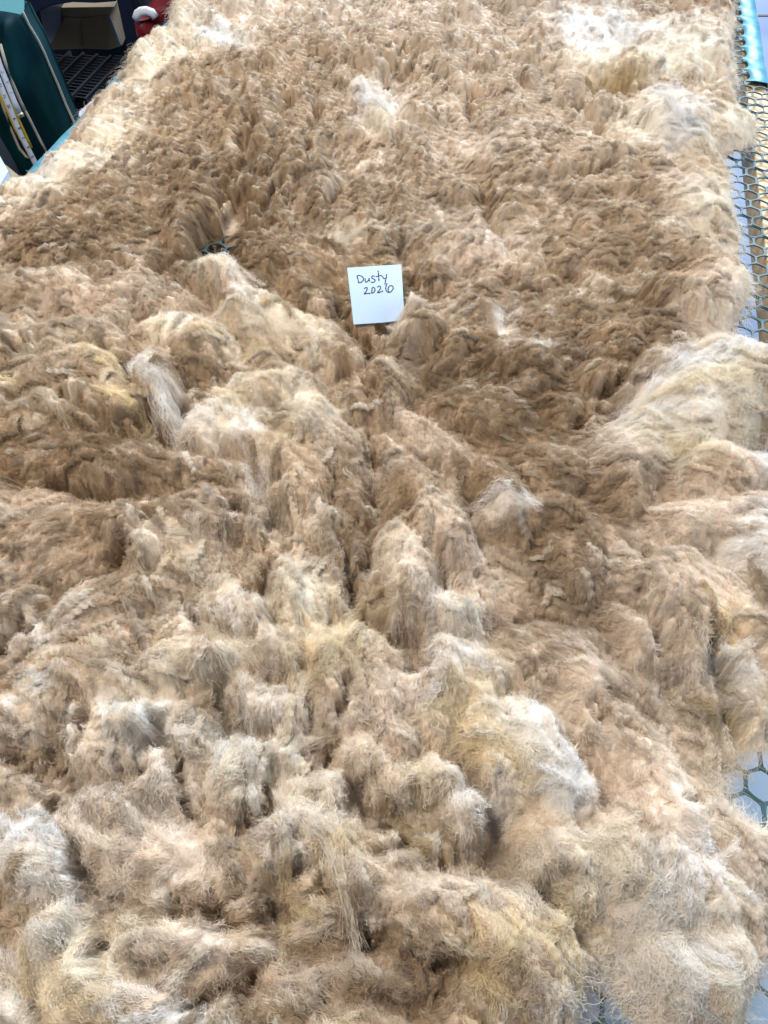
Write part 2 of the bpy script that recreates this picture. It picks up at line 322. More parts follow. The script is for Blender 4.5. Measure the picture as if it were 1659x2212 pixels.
# (x, y, rx, ry, angle, colour, strength, wispiness or None)
BL = [
 # broad regions
 (400,420,520,200,-15,'B',.55,None),(850,150,700,130,0,'T',.7,None),(1150,250,420,170,0,'P',.35,None),(900,20,800,50,0,'P',.6,None),(1100,110,260,50,0,'P',.45,None),
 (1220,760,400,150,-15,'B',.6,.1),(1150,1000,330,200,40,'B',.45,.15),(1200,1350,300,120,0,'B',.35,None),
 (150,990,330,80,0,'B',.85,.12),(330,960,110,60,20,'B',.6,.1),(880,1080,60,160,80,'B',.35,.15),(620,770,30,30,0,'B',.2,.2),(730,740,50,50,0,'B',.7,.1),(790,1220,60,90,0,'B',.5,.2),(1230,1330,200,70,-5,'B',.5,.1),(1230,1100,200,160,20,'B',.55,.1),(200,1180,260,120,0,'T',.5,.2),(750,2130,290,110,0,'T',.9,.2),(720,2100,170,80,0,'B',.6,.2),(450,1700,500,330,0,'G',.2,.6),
 (150,2050,200,220,0,'G',.4,.8),(1300,1700,300,200,40,'P',.4,.3),(700,1600,200,300,0,'P',.35,.45),(1500,1300,220,260,0,'P',.7,.3),
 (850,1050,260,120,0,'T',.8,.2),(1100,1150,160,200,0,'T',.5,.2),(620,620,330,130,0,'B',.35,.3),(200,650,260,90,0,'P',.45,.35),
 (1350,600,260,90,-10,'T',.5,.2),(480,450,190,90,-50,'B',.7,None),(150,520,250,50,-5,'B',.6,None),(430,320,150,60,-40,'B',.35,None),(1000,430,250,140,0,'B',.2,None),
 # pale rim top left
 (60,400,110,32,-20,'C',.75,.35),(170,320,110,40,-40,'C',.65,.3),(260,230,100,45,-50,'C',.55,.3),(330,110,80,40,-60,'C',.55,.3),(430,55,110,35,-10,'C',.85,.4),(480,60,60,20,20,'W',.8,.7),
 (90,360,60,20,-30,'W',.6,.5),(560,10,120,25,0,'P',.8,.3),
 # top right
 (1300,40,90,45,10,'W',.85,.7),(1420,90,180,45,8,'W',.8,.75),(1540,60,70,60,0,'P',.7,.4),(1350,130,120,35,0,'C',.8,.7),(1480,110,90,40,20,'C',.85,.7),(1340,165,60,25,-10,'O',.6,.7),
 (1460,245,70,60,45,'W',.95,.9),(1400,260,90,30,-20,'C',.5,.6),(1520,290,40,30,40,'C',.7,.7),(1370,240,60,30,0,'C',.4,.5),(1600,240,40,40,0,'C',.9,.8),(1540,430,80,90,20,'C',.8,.8),(1590,400,50,60,0,'C',.8,.7),(1500,390,70,30,10,'P',.8,.5),
 (1600,600,50,90,0,'P',.85,.7),(1540,640,90,60,20,'P',.6,.6),(1620,580,30,30,0,'C',.8,.6),(820,200,50,55,70,'W',.9,.9),(820,250,35,25,0,'C',.9,.9),
 (930,225,70,14,-30,'C',.45,.4),(770,345,110,12,-35,'C',.35,.7),(1020,300,70,30,0,'P',.6,.4),
 (750,492,70,13,-5,'C',.95,.6),(1000,500,120,60,10,'P',.5,.4),(900,500,50,20,-10,'G',.6,.9),(1090,520,70,50,40,'P',.6,.3),
 (1100,680,45,25,-40,'W',.6,.8),(1145,740,50,20,-25,'W',.7,.9),(990,560,60,20,0,'P',.5,.3),(880,700,60,35,-40,'C',.7,.8),(1000,650,120,40,-25,'P',.4,.4),(870,800,60,35,-20,'P',.5,.2),
 (1050,520,30,15,0,'P',.6,.3),(1280,610,40,10,-20,'C',.6,.5),(1430,850,12,8,0,'C',.7,.5),
 # right cream mound
 (1540,810,190,70,-35,'W',.95,.8),(1450,890,120,60,-20,'W',.8,.9),(1600,900,90,80,30,'C',.85,.9),(1480,870,60,18,-10,'Y',.8,.9),(1590,840,50,25,-10,'Y',.45,.9),(1460,960,120,40,10,'C',.7,.9),(1540,760,60,25,-20,'P',.6,.6),
 (1600,1010,70,40,20,'W',.8,.9),(1500,1000,70,35,20,'Y',.35,.9),(1420,1020,60,25,-10,'G',.5,.8),(1590,1100,130,50,10,'P',.9,.4),(1640,1130,60,40,0,'W',.7,.4),
 (1450,1130,60,40,0,'P',.8,.3),(1600,1210,90,50,0,'W',.55,.5),(1590,1340,80,40,30,'C',.6,.6),(1540,1280,60,60,60,'P',.6,.3),(1560,1370,60,50,0,'O',.35,.8),(1600,1460,60,40,30,'W',.8,.6),(1570,1520,60,60,0,'G',.6,.9),(1600,1560,60,40,0,'O',.5,.9),
 (1330,1220,50,50,0,'P',.5,.2),(1380,1170,40,40,0,'P',.5,.2),
 # left centre
 (470,590,60,28,20,'C',.75,.9),(270,630,70,40,0,'P',.5,.3),(60,600,60,20,0,'P',.5,.4),(120,720,120,40,0,'C',.3,.7),(380,710,90,25,-10,'C',.8,.85),(360,740,60,20,-20,'C',.7,.8),(550,670,55,30,60,'W',.85,.9),(590,660,30,14,50,'Y',.7,.7),(620,720,90,35,10,'C',.8,.95),(540,760,80,20,0,'C',.7,.9),(670,760,60,40,60,'C',.6,.9),
 (480,700,40,40,0,'C',.5,.8),(470,740,60,15,0,'Y',.35,.8),(100,810,120,50,-5,'G',.35,.8),(200,790,60,30,20,'P',.3,.8),(210,768,45,10,5,'Y',.95,.3),(250,800,50,14,50,'Y',.85,.5),(265,870,40,10,35,'Y',.95,.5),(130,762,30,8,0,'Y',.6,.5),(20,830,24,10,30,'Y',.8,.5),
 (320,820,60,14,58,'W',.95,1),(400,910,60,25,55,'W',.9,1),(430,880,50,25,-20,'G',.5,1),(490,828,34,8,0,'W',1,.7),(560,860,60,30,-30,'Y',.45,.8),(540,850,40,30,0,'C',.7,.7),(620,870,50,35,20,'C',.75,.6),(690,900,50,25,-20,'C',.6,.7),
 (490,920,80,40,-20,'C',.8,.7),(560,940,80,16,-10,'W',.6,.8),(620,960,40,60,70,'Y',.4,.9),(730,895,40,12,-30,'W',.5,.7),(550,1040,30,40,40,'W',.7,1),(470,990,80,30,0,'P',.5,.5),(120,890,70,14,-25,'C',.45,.7),
 (700,960,60,50,0,'P',.55,.2),(640,1040,40,30,30,'C',.6,.3),(820,1020,14,40,90,'W',.5,.8),(900,960,100,60,0,'P',.5,.15),(580,1110,30,90,90,'G',.6,1),
 (1085,1105,48,22,5,"W",.65,1),(1020,1180,60,60,0,'P',.4,.3),(660,1160,60,40,-20,'C',.65,.3),(560,1130,40,40,0,'C',.4,.3),
 (380,1130,110,60,0,'P',.4,.5),(430,1190,120,30,0,'C',.45,.9),(490,1290,50,60,60,'C',.4,.4),(880,1200,40,100,60,'C',.6,.3),(980,1310,70,40,30,'W',.7,.5),(1000,1340,60,25,30,'Y',.4,.6),(950,1180,50,70,60,'P',.6,.4),
 (640,1330,50,90,60,'C',.7,.3),(720,1390,40,110,60,'Y',.45,.95),(1060,1250,90,60,20,'P',.6,.4),(80,1100,80,40,0,'P',.45,.3),(50,1230,90,30,-20,'P',.3,.7),
 # lower centre
 (970,1420,60,80,60,'W',.8,.8),(1020,1500,60,110,50,'C',.7,.9),(1020,1530,60,80,55,'Y',.4,.9),(1150,1590,60,60,60,'W',.95,.5),(1210,1700,55,45,50,'W',.9,.6),(1110,1550,60,30,60,'C',.6,.6),(1080,1650,90,30,40,'Y',.55,.95),(960,1510,14,80,90,'Y',.5,.7),
 (430,1440,130,35,-10,'C',.7,.85),(310,1570,60,50,-20,'W',.6,.4),(260,1340,120,16,-20,'C',.4,.6),(300,1500,50,40,0,'C',.6,.7),(540,1560,30,90,70,'W',.75,.85),(440,1590,40,40,0,'G',.7,1),(400,1640,50,60,0,'W',.35,1),
 (510,1680,60,90,55,'C',.65,.45),(530,1640,50,30,60,'W',.7,.4),(600,1640,50,30,10,'W',.8,.6),(290,1760,60,25,10,'W',.7,.6),(330,1850,150,70,5,'P',.5,.9),(90,1800,80,60,20,'W',.8,.4),(100,1880,60,70,70,'W',.85,.5),(110,2010,30,50,60,'W',.95,.8),
 (180,1600,50,40,0,'P',.5,.5),(640,1700,35,110,80,'C',.7,.9),(620,1650,12,80,85,'Y',.6,.9),(700,1800,25,130,65,'W',.45,1),(740,1900,25,110,70,'Y',.5,.9),(780,1700,60,60,40,'P',.6,.3),(850,1480,110,90,80,'P',.6,.3),(800,1560,60,60,80,'P',.5,.4),
 (910,1680,45,35,10,'Y',.75,.6),(940,1760,60,60,40,'C',.5,.4),(1010,1780,35,35,30,'W',.75,.4),(930,1830,50,40,0,'O',.5,.5),(880,1770,30,30,0,'O',.3,.5),(1060,1740,50,50,0,'W',.45,1),(990,1920,90,40,10,'P',.6,.3),(1060,1990,50,50,30,'Y',.6,.8),(1130,1880,120,60,50,'G',.6,1),
 (1200,1980,50,80,60,'Y',.6,.8),(1230,2040,22,30,0,'O',.7,.8),(1170,1830,60,90,70,'C',.35,1),(1200,2150,50,90,70,'W',.7,.9),(1050,2090,70,50,30,'Y',.45,.8),(1010,2060,80,25,40,'O',.3,.8),
 (560,1770,50,30,0,'B',.3,.4),(640,1880,30,60,60,'G',.6,1),(380,1900,60,14,-5,'W',.6,.8),(330,2020,110,30,8,'C',.95,.5),(260,2010,60,18,10,'Y',.45,.7),(450,2060,80,55,-10,'P',.8,.35),(200,2100,80,110,60,'C',.65,.9),(160,2170,110,60,0,'Y',.45,.9),(400,2190,100,25,0,'W',.7,.7),(550,2100,60,60,0,'T',.4,.3),
 (650,1990,25,60,80,'Y',.55,.8),(640,2000,80,12,0,'W',.55,.9),(780,1995,50,12,0,'W',.7,.6),(700,2120,120,60,0,'P',.3,.4),(60,2080,60,80,60,'W',.4,1),
 # bottom right lobe
 (1470,1880,110,70,20,'W',.9,.85),(1500,1950,90,40,0,'Y',.55,.8),(1540,1995,50,20,0,'O',.6,.7),(1440,2050,160,110,0,'W',.8,.9),(1380,1980,90,60,60,'W',.6,.9),(1300,1830,70,60,30,'C',.7,.9),(1440,1790,60,40,0,'P',.5,.6),(1550,2100,80,90,0,'C',.6,.9),(1500,2090,60,20,-10,'C',.6,.8),(1470,2150,60,60,0,'W',.7,.9),(1620,1990,60,60,0,'P',.5,.6),(1620,1830,60,60,60,'P',.5,.3),(1640,1760,50,25,10,'W',.6,.6),(1340,2010,60,25,-30,'W',.7,.9),
]
nzA = 0.55+0.9*fbm(X*14, Y*14, 61, 4); nzB = fbm(X*45, Y*45, 67, 3)
def local_r(px, py, rx, ry, ang):
    c = at(np.array(px), np.array(py)); 
    u = at(np.array(px+0.5*rx*cos(R(ang))), np.array(py+0.5*rx*sin(R(ang))))-c
    v = at(np.array(px-0.5*ry*sin(R(ang))), np.array(py+0.5*ry*cos(R(ang))))-c
    return c[:2], u[:2]*2, v[:2]*2
def blob(px, py, rx, ry, ang):
    c, u, v = local_r(px, py, rx, ry, ang)
    M = np.array([[u[0], v[0]], [u[1], v[1]]]); Mi = np.linalg.inv(M)
    rad = 1.9*max(np.linalg.norm(u), np.linalg.norm(v))+0.02
    i0 = max(0, int((c[1]-rad-GY0)/ST)); i1 = min(X.shape[0], int((c[1]+rad-GY0)/ST)); j0 = max(0, int((c[0]-rad-GX0)/ST)); j1 = min(X.shape[1], int((c[0]+rad-GX0)/ST))
    if i1 <= i0 or j1 <= j0: return None
    s = (slice(i0, i1), slice(j0, j1))
    x = X[s]+0.35*(wx-X)[s]+0.010*nzB[s]-c[0]; y = Y[s]+0.35*(wy-Y)[s]-0.010*nzB[s]-c[1]
    a = Mi[0, 0]*x+Mi[0, 1]*y; b = Mi[1, 0]*x+Mi[1, 1]*y
    return s, np.hypot(a, b)
_n1 = fbm(X*17+0.4*np.cos(FA), Y*17, 79, 4); _n2 = fbm(X*30, Y*30, 80, 3)
_nr = sstep(0.60, 0.22, Y+0.35*np.clip(X-0.05, 0, 0.3))
lowY = np.clip(_nr*(0.22+0.9*sstep(-0.08, 0.28, _n1)), 0, 0.88)*(1-0.9*np.clip(1.5*np.exp(-(((X+0.03)/0.17)**2+((Y-0.06)/0.075)**2)), 0, 1))
_pale = np.where((_n2 > 0.05)[..., None], WHT*0.97, 0.5*CRM+0.5*PINK)
COLR = COLR*(1-lowY[..., None])+_pale*lowY[..., None]
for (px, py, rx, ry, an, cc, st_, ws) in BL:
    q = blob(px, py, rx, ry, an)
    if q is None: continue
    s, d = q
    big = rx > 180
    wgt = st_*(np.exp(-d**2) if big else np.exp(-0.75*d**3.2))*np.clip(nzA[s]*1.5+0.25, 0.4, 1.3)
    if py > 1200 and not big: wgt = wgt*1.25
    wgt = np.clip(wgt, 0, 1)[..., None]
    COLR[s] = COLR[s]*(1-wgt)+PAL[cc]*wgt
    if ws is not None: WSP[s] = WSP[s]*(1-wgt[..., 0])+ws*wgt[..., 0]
# the shorn fringe is paler and looser
ew = np.exp(-np.clip(ED, 0, 1)/0.02)*0.55
COLR = COLR*(1-ew[..., None])+CRM*ew[..., None]; WSP = np.maximum(WSP, ew*1.3)
WSP = np.clip(WSP+0.18*fbm(X*11, Y*11, 71, 3), 0, 1)
YC = 1+0.22*fbm(X*12, Y*12, 73, 4)+0.16*fbm(X*55, Y*55, 75, 3)
COLR = COLR*YC[..., None]
_ns = (fbm(X*18+5, Y*18, 77, 4) > 0.18)*sstep(0.18, 0.5, fbm(X*18+5, Y*18, 77, 4))*0.5      # paler tips in patches
COLR = COLR*(1-_ns[..., None])+PINK*1.05*_ns[..., None]
_l = COLR.mean(2, keepdims=True); COLR = COLR*(np.clip(_l, 0.1, 1)/0.42)**0.42; COLR = COLR*np.minimum(1, 0.86/COLR.max(2, keepdims=True))
# height -------------------------------------------------------
H = T+0.030+0.020*fbm(X*5, Y*5, 81, 3)+0.014*sstep(0.8, 1.3, Y)*fbm((X+Y*0.45)*9, Y*5, 83, 3)
H = H+0*X
LOB = np.zeros(X.shape)                            # lobe seed
LDX = np.cos(FA); LDY = np.sin(FA)
def lobe_world(cx, cy, la, lb, ang, top, seed, sharp=0.55):
    rad = la*1.15+0.01
    i0 = max(0, int((cy-rad-GY0)/ST)); i1 = min(X.shape[0], int((cy+rad-GY0)/ST)); j0 = max(0, int((cx-rad-GX0)/ST)); j1 = min(X.shape[1], int((cx+rad-GX0)/ST))
    if i1 <= i0 or j1 <= j0: return
    s = (slice(i0, i1), slice(j0, j1))
    x = X[s]+0.8*(wx-X)[s]-cx; y = Y[s]+0.8*(wy-Y)[s]-cy
    a = (x*cos(ang)+y*sin(ang)); b = (-x*sin(ang)+y*cos(ang))
    b = b+0.12*lb*np.sin(a/la*2.6+seed*6)
    d2 = (a/la)**2+(b/lb)**2
    h = np.where(d2 < 1, H0[s]+1.45*top*np.clip(1-d2, 0, 1)**sharp+0.10*top*(a/la), -9)
    m = h > H[s]
    H[s] = np.where(m, h, H[s]); LOB[s] = np.where(m, seed, LOB[s])
H0 = H.copy()-0.004
# random lobes everywhere, lying along the flow; fewer and flatter on the smooth upper part
NL = 1500
lx = rng.uniform(GX0, GX1, NL); ly = rng.uniform(GY0, GY1, NL)
ws_ = bil(WSP, lx, ly); fa_ = np.arctan2(bil(np.sin(2*FA), lx, ly), bil(np.cos(2*FA), lx, ly))/2
sdl = bil(SD, lx, ly)
fine = sstep(1.15, 0.5, ly)                        # near part: chunkier
for k in range(NL):
    if sdl[k] > -0.01: continue
    sc_ = (0.55+0.75*rng.random())*(0.8+0.45*fine[k])
    lobe_world(lx[k], ly[k], 0.050*sc_, 0.024*sc_*(0.8+0.5*rng.random()), fa_[k]+rng.normal(0, 0.45), (0.011+0.012*rng.random())*(1.05+0.3*fine[k])*sc_, rng.random(), 0.5+0.3*rng.random())

# hand-placed lobes: (x, y, rx, ry, angle, height)
LB = [(820,215,50,30,70,.028),(640,330,120,28,-50,.020),(560,230,110,24,-58,.018),(430,470,90,60,-20,.026),(250,480,150,45,-12,.014),
 (1000,520,120,50,-10,.026),(1460,250,90,45,40,.026),(1560,240,80,60,10,.020),(1300,330,110,35,-15,.018),(1130,300,120,50,-10,.016),(1500,420,110,50,5,.022),(1350,520,140,40,-8,.016),(1570,590,90,40,-5,.022),
 (1200,640,140,50,-15,.014),(1350,130,110,35,5,.026),(1500,110,110,45,10,.026),(1480,60,120,35,5,.022),(880,680,45,25,-25,.035),(1540,840,230,110,-40,.040),(1480,960,120,60,5,.026),(1600,1110,150,55,-5,.030),
 (480,600,80,40,15,.026),(640,540,110,45,15,.026),(300,640,130,50,10,.024),(90,620,130,40,0,.022),(130,730,150,50,0,.022),(400,730,120,50,10,.028),(580,690,130,55,40,.030),(700,740,80,70,60,.026),(680,640,90,35,-20,.020),
 (150,800,190,55,-4,.026),(240,840,100,45,35,.022),(80,900,150,40,-15,.020),(200,990,240,60,8,.026),(380,980,80,60,30,.020),(590,850,120,60,10,.034),(520,930,110,55,10,.028),(700,950,90,60,40,.024),(770,1010,40,90,85,.022),
 (930,960,130,70,20,.022),(640,1050,60,30,20,.022),(560,1140,50,35,-20,.028),(700,1130,110,70,50,.024),(400,1130,160,80,-10,.030),(130,1180,180,90,-10,.028),(60,1090,90,50,0,.02),(880,1230,90,45,60,.036),(980,1320,70,45,20,.034),(650,1310,70,50,60,.034),(680,1400,120,50,60,.028),
 (960,1440,90,45,60,.038),(1060,1560,150,60,48,.026),(1160,1590,70,45,55,.030),(1215,1710,75,50,40,.030),(1100,1440,110,55,20,.02),(1300,1480,150,55,0,.016),(1250,1380,70,40,-10,.02),(1450,1330,130,45,58,.024),(1390,1270,110,30,70,.02),(1530,1280,120,60,60,.022),(1600,1420,90,40,35,.024),
 (170,1420,190,60,-28,.022),(250,1480,130,60,0,.026),(440,1440,190,50,-12,.040),(560,1520,110,40,62,.036),(310,1570,80,50,-25,.040),(200,1600,100,60,40,.030),(40,1540,80,60,30,.026),(510,1680,100,55,52,.036),(600,1640,60,36,10,.030),(330,1840,190,95,8,.034),(290,1740,120,40,0,.02),
 (100,1850,110,95,70,.036),(110,2000,60,35,-55,.030),(650,1720,60,150,80,.026),(830,1500,170,70,82,.022),(790,1640,70,50,30,.032),(860,1700,60,45,10,.030),(940,1680,60,45,20,.03),(1000,1770,60,50,30,.034),(920,1840,60,50,30,.026),(980,1930,130,50,12,.028),(860,1880,90,24,-15,.03),(820,1830,80,20,-20,.028),
 (420,2050,190,60,-3,.040),(200,2100,160,90,60,.02),(560,2080,60,70,60,.02),(800,2100,150,80,0,.03),(620,2170,130,60,-30,.028),(1040,2080,120,60,35,.026),(1200,1990,130,60,62,.028),(1450,1890,150,80,15,.034),(1500,1960,120,60,5,.034),(1420,2090,150,110,60,.032),(1300,1850,110,70,40,.022),(1550,2110,90,90,0,.02),(1450,1720,220,90,45,.014),(1600,1850,110,80,50,.018)]
for k, (px, py, rx, ry, an, hh) in enumerate(LB):
    c, u, v = local_r(px, py, rx, ry, an)
    la, lb_ = np.linalg.norm(u), np.linalg.norm(v)
    lobe_world(c[0], c[1], la, lb_, math.atan2(u[1], u[0]), hh, ((k*0.618) % 1), 0.6)

# clefts: (polyline, half width px, depth)
def seg_dist(pts, x, y):
    d = np.full(x.shape, 1e9)
    for (ax, ay), (bx, by) in zip(pts[:-1], pts[1:]):
        ex, ey = bx-ax, by-ay; t = np.clip(((x-ax)*ex+(y-ay)*ey)/(ex*ex+ey*ey+1e-12), 0, 1)
        d = np.minimum(d, (x-ax-t*ex)**2+(y-ay-t*ey)**2)
    return np.sqrt(d)
CL = [([(805,1225),(825,1330),(870,1400),(905,1450)],15,.032),([(812,725),(785,830),(800,960),(812,1100),(805,1230)],9,.011),([(495,430),(475,480),(455,515)],34,.035),([(330,1120),(300,1180),(240,1230)],14,.02),([(0,1640),(80,1660),(130,1740)],12,.03),([(300,1660),(330,1600)],12,.03),([(700,1640),(740,1560),(760,1480)],10,.022),([(1000,1640),(1040,1700),(1090,1800)],12,.026),([(240,2110),(200,2000),(260,1960)],12,.028),([(500,400),(490,450),(455,520)],26,.05),([(440,530),(475,522),(480,500)],20,.07),([(400,530),(300,575),(240,560)],14,.03),([(545,250),(520,310),(480,370)],12,.025),([(640,130),(615,210)],10,.022),([(690,180),(660,300),(650,350)],9,.022),
 ([(880,80),(860,130),(850,200)],20,.06),([(1025,165),(1028,240)],9,.03),([(600,370),(560,440),(530,490)],10,.024),([(760,350),(700,440)],9,.02),([(1040,370),(1060,450),(1130,560)],12,.02),([(1250,200),(1310,270),(1400,300)],9,.02),([(1310,180),(1380,175)],18,.025),([(1530,130),(1545,150)],14,.025),
 ([(1240,360),(1400,310),(1500,330)],10,.024),([(860,500),(900,560),(890,610)],12,.026),([(740,600),(730,660),(755,700)],12,.026),([(790,715),(840,700)],14,.035),([(730,800),(780,790),(790,740)],10,.025),([(560,620),(640,660),(700,680)],10,.022),
 ([(290,650),(300,720),(280,760)],10,.026),([(0,735),(150,752),(270,760),(310,800)],9,.034),([(250,775),(300,850),(350,920),(400,970)],12,.035),([(360,870),(420,890),(380,930)],16,.03),([(430,830),(500,815)],8,.02),([(0,865),(120,860),(200,900),(300,910)],8,.022),([(270,900),(400,960),(430,1000)],10,.03),
 ([(0,1045),(130,1040),(230,1100),(330,1130)],10,.03),([(160,1050),(250,1110)],12,.025),([(605,1040),(590,1110),(575,1180)],12,.018),([(825,975),(818,1060),(822,1140),(800,1230)],8,.013),([(722,1040),(718,1110),(745,1200),(760,1290)],8,.013),([(1400,770),(1300,850),(1240,900)],10,.022),
 ([(872,1100),(905,1180),(1000,1290)],9,.020),([(760,1250),(800,1330),(880,1400),(905,1440)],14,.034),([(890,1380),(905,1430)],24,.05),([(600,1200),(570,1260),(590,1350)],16,.03),([(540,1270),(590,1300)],12,.025),([(500,1100),(590,1130)],10,.025),
 ([(0,1395),(100,1320),(190,1255),(250,1200),(330,1120)],7,.036),([(410,1330),(480,1370),(540,1400)],9,.025),([(420,1490),(480,1530),(520,1600)],22,.034),([(130,1560),(100,1630),(150,1700)],12,.03),([(190,1540),(160,1600)],9,.026),([(600,1590),(580,1600),(540,1570)],12,.034),([(570,1700),(600,1760),(560,1780)],14,.04),
 ([(380,1740),(440,1770),(520,1790)],8,.02),([(190,1800),(180,1880),(230,1960)],12,.03),([(350,1560),(390,1640),(380,1720)],12,.02),([(640,1850),(630,1920),(610,1960)],22,.034),([(700,1850),(720,1940)],14,.028),([(740,1640),(770,1740),(850,1790)],10,.024),([(860,1770),(880,1830),(950,1870)],10,.024),
 ([(560,1970),(640,1990)],10,.02),([(500,1990),(330,1960),(250,1950)],10,.026),([(560,2120),(500,2150),(420,2160)],12,.03),([(800,2020),(900,2060),(1000,2090)],10,.03),([(940,2180),(1000,2100)],10,.02),([(1060,1830),(1150,1900),(1240,1990)],22,.032),([(1240,1990),(1300,2050),(1350,2120)],18,.04),([(1180,1870),(1290,1930)],10,.02),
 ([(1260,1640),(1280,1710),(1240,1790)],8,.02),([(1490,1740),(1540,1760)],8,.024),([(1515,1960),(1510,2010)],7,.02),([(1400,1880),(1360,1950)],10,.02),([(1380,1300),(1420,1400),(1450,1480)],7,.02),([(1540,1380),(1560,1440),(1600,1500)],16,.03),([(1640,1580),(1590,1520)],16,.035),([(1290,1210),(1370,1250),(1420,1180)],8,.018),
 ([(1060,1330),(1200,1320),(1300,1350)],8,.016),([(1090,1580),(1080,1500),(1180,1440)],7,.014),([(1420,1620),(1300,1560),(1240,1520)],7,.012)]
for pts, hw, dep in CL:
    a = at(np.array([q[0] for q in pts]), np.array([q[1] for q in pts]))[:, :2]
    mc = a.mean(0); dist = np.linalg.norm(np.array([mc[0], mc[1], T])-CAM)
    wd = hw/F*dist*1.35
    rad = wd*2.5
    j0 = max(0, int((a[:, 0].min()-rad-GX0)/ST)); j1 = min(X.shape[1], int((a[:, 0].max()+rad-GX0)/ST)); i0 = max(0, int((a[:, 1].min()-rad-GY0)/ST)); i1 = min(X.shape[0], int((a[:, 1].max()+rad-GY0)/ST))
    if i1 <= i0 or j1 <= j0: continue
    s = (slice(i0, i1), slice(j0, j1))
    d = seg_dist([tuple(q) for q in a], X[s]+1.3*(wx-X)[s], Y[s]+1.3*(wy-Y)[s])
    H[s] -= 1.6*dep*np.exp(-(d/wd)**2*1.2)*np.clip(0.85+1.7*fbm(X[s]*32, Y[s]*32, 103, 2), 0.15, 1.6)

# crimp ripples, pebbled lock ends and small folds
tx, ty = np.cos(FA), np.sin(FA)
u_ = X*tx+Y*ty; v_ = -X*ty+Y*tx
FAR = sstep(0.75, 1.15, Y)
H += 0.0055*fbm(X*26, Y*26, 91, 3)*(1+0.5*WSP)*(1-0.3*FAR)+0.0045*fbm(X*75, Y*75, 95, 3)*(1-0.5*WSP)*(1-0.65*FAR)
hb_, _, _, e1_, e2_ = cells(X+0.8*(wx-X), Y+0.8*(wy-Y), 0.024, 13)
clump = np.clip(e2_-e1_, 0, 0.35)/0.35
hh_, _, _, d1_, d2_ = cells(X+0.25*(wx-X), Y+0.25*(wy-Y), 0.0085, 3)
peb = np.clip(d2_-d1_, 0, 0.4)/0.4*(0.4+0.6*hh_)
def rowfield(x, y): return y*0.93+x*0.30+0.030*fbm(x*4, y*4, 97, 2)+0.0045*fbm(x*28, y*28, 99, 2)
ROWL = 0.0125
rip = np.sin(rowfield(X, Y)*pi/ROWL)
ripw = sstep(-0.25, 0.25, fbm(X*6+3, Y*6, 101, 2)+0.25*sstep(0.9, 1.4, Y))
NEAR = sstep(1.0, 0.55, Y)
H += ((0.0048-0.0030*FAR)*peb*(1-0.5*NEAR)+0.0085*clump*(1-0.6*NEAR)*(1-0.6*FAR)+0.0052*(1-np.abs(rip)*1.0)*ripw*(0.4+0.6*FAR))*(1-0.8*WSP)
# edges roll down to the netting
roll = 1-np.exp(-np.clip(ED, 0, 1)/0.016)
H = (T+0.004)+(H-(T+0.004))*roll-0.6*np.clip(-0.885-bb, 0, 1)-0.6*np.clip(bb-0.405, 0, 1)
H = np.maximum(H, np.where((bb < -0.887) | (bb > 0.407), T-0.06, T+0.0015))
HOLE = poly_sd([tuple(q) for q in at(np.array([440,462,484,478,456,436]), np.array([530,520,514,534,550,548]), T+0.01)[:, :2]], X+1.2*(wx-X), Y+1.2*(wy-Y))
_hb = sstep(0.040, -0.001, HOLE)**1.5; H = H*(1-_hb)+(T-0.012)*_hb

# ---------------- the note card, leaning on the wool
cpt = at(np.array(812.0), np.array(638.0), T+0.070)
tilt = R(33)
cn = np.array([0.02, -sin(tilt), cos(tilt)]); cn /= np.linalg.norm(cn)
def on_card(px, py, off=0.0):
    d = ray(px, py); t = ((cpt+cn*off-CAM)@cn)/(d@cn)
    return CAM+d*np.asarray(t)[..., None]
def zc(X_, Y_): return cpt[2]-(cn[0]*(X_-cpt[0])+cn[1]*(Y_-cpt[1]))/cn[2]
def zm(x, y): return ((x/5.53+800)*1659/1920, (y/5.53+600)*1659/1920)      # close-up position to picture
TL, TR, BR_, BL_ = zm(375, 382), zm(1122, 335), zm(1165, 1120), zm(465, 1166)
cw = on_card(np.array([TL[0], TR[0], BR_[0], BL_[0]]), np.array([TL[1], TR[1], BR_[1], BL_[1]]))
cardsd = poly_sd([tuple(q[:2]) for q in cw], X, Y)
lim = zc(X, Y)-0.007-np.clip(cardsd, 0, 1)*-0.25
H = np.where(cardsd < 0.008, np.minimum(H, lim), H)
# a tuft in front of the lower right corner
tc_ = at(np.array(905.0), np.array(722.0), T+0.06)
H0 = H*0+T+0.03
lobe_world(tc_[0], tc_[1], 0.042, 0.026, R(20), 0.046, 0.33, 0.5)
H = np.where(cardsd < -0.006, np.minimum(H, zc(X, Y)-0.005), H)
LOBC = LOB

# normals / gradient
gyy, gxx = np.gradient(H, ST)
def blur(a, n):
    for _ in range(n):
        a = (a+np.roll(a, 1, 0)+np.roll(a, -1, 0)+np.roll(a, 1, 1)+np.roll(a, -1, 1))/5
    return a
Hs = blur(H, 10); gys, gxs = np.gradient(Hs, ST)

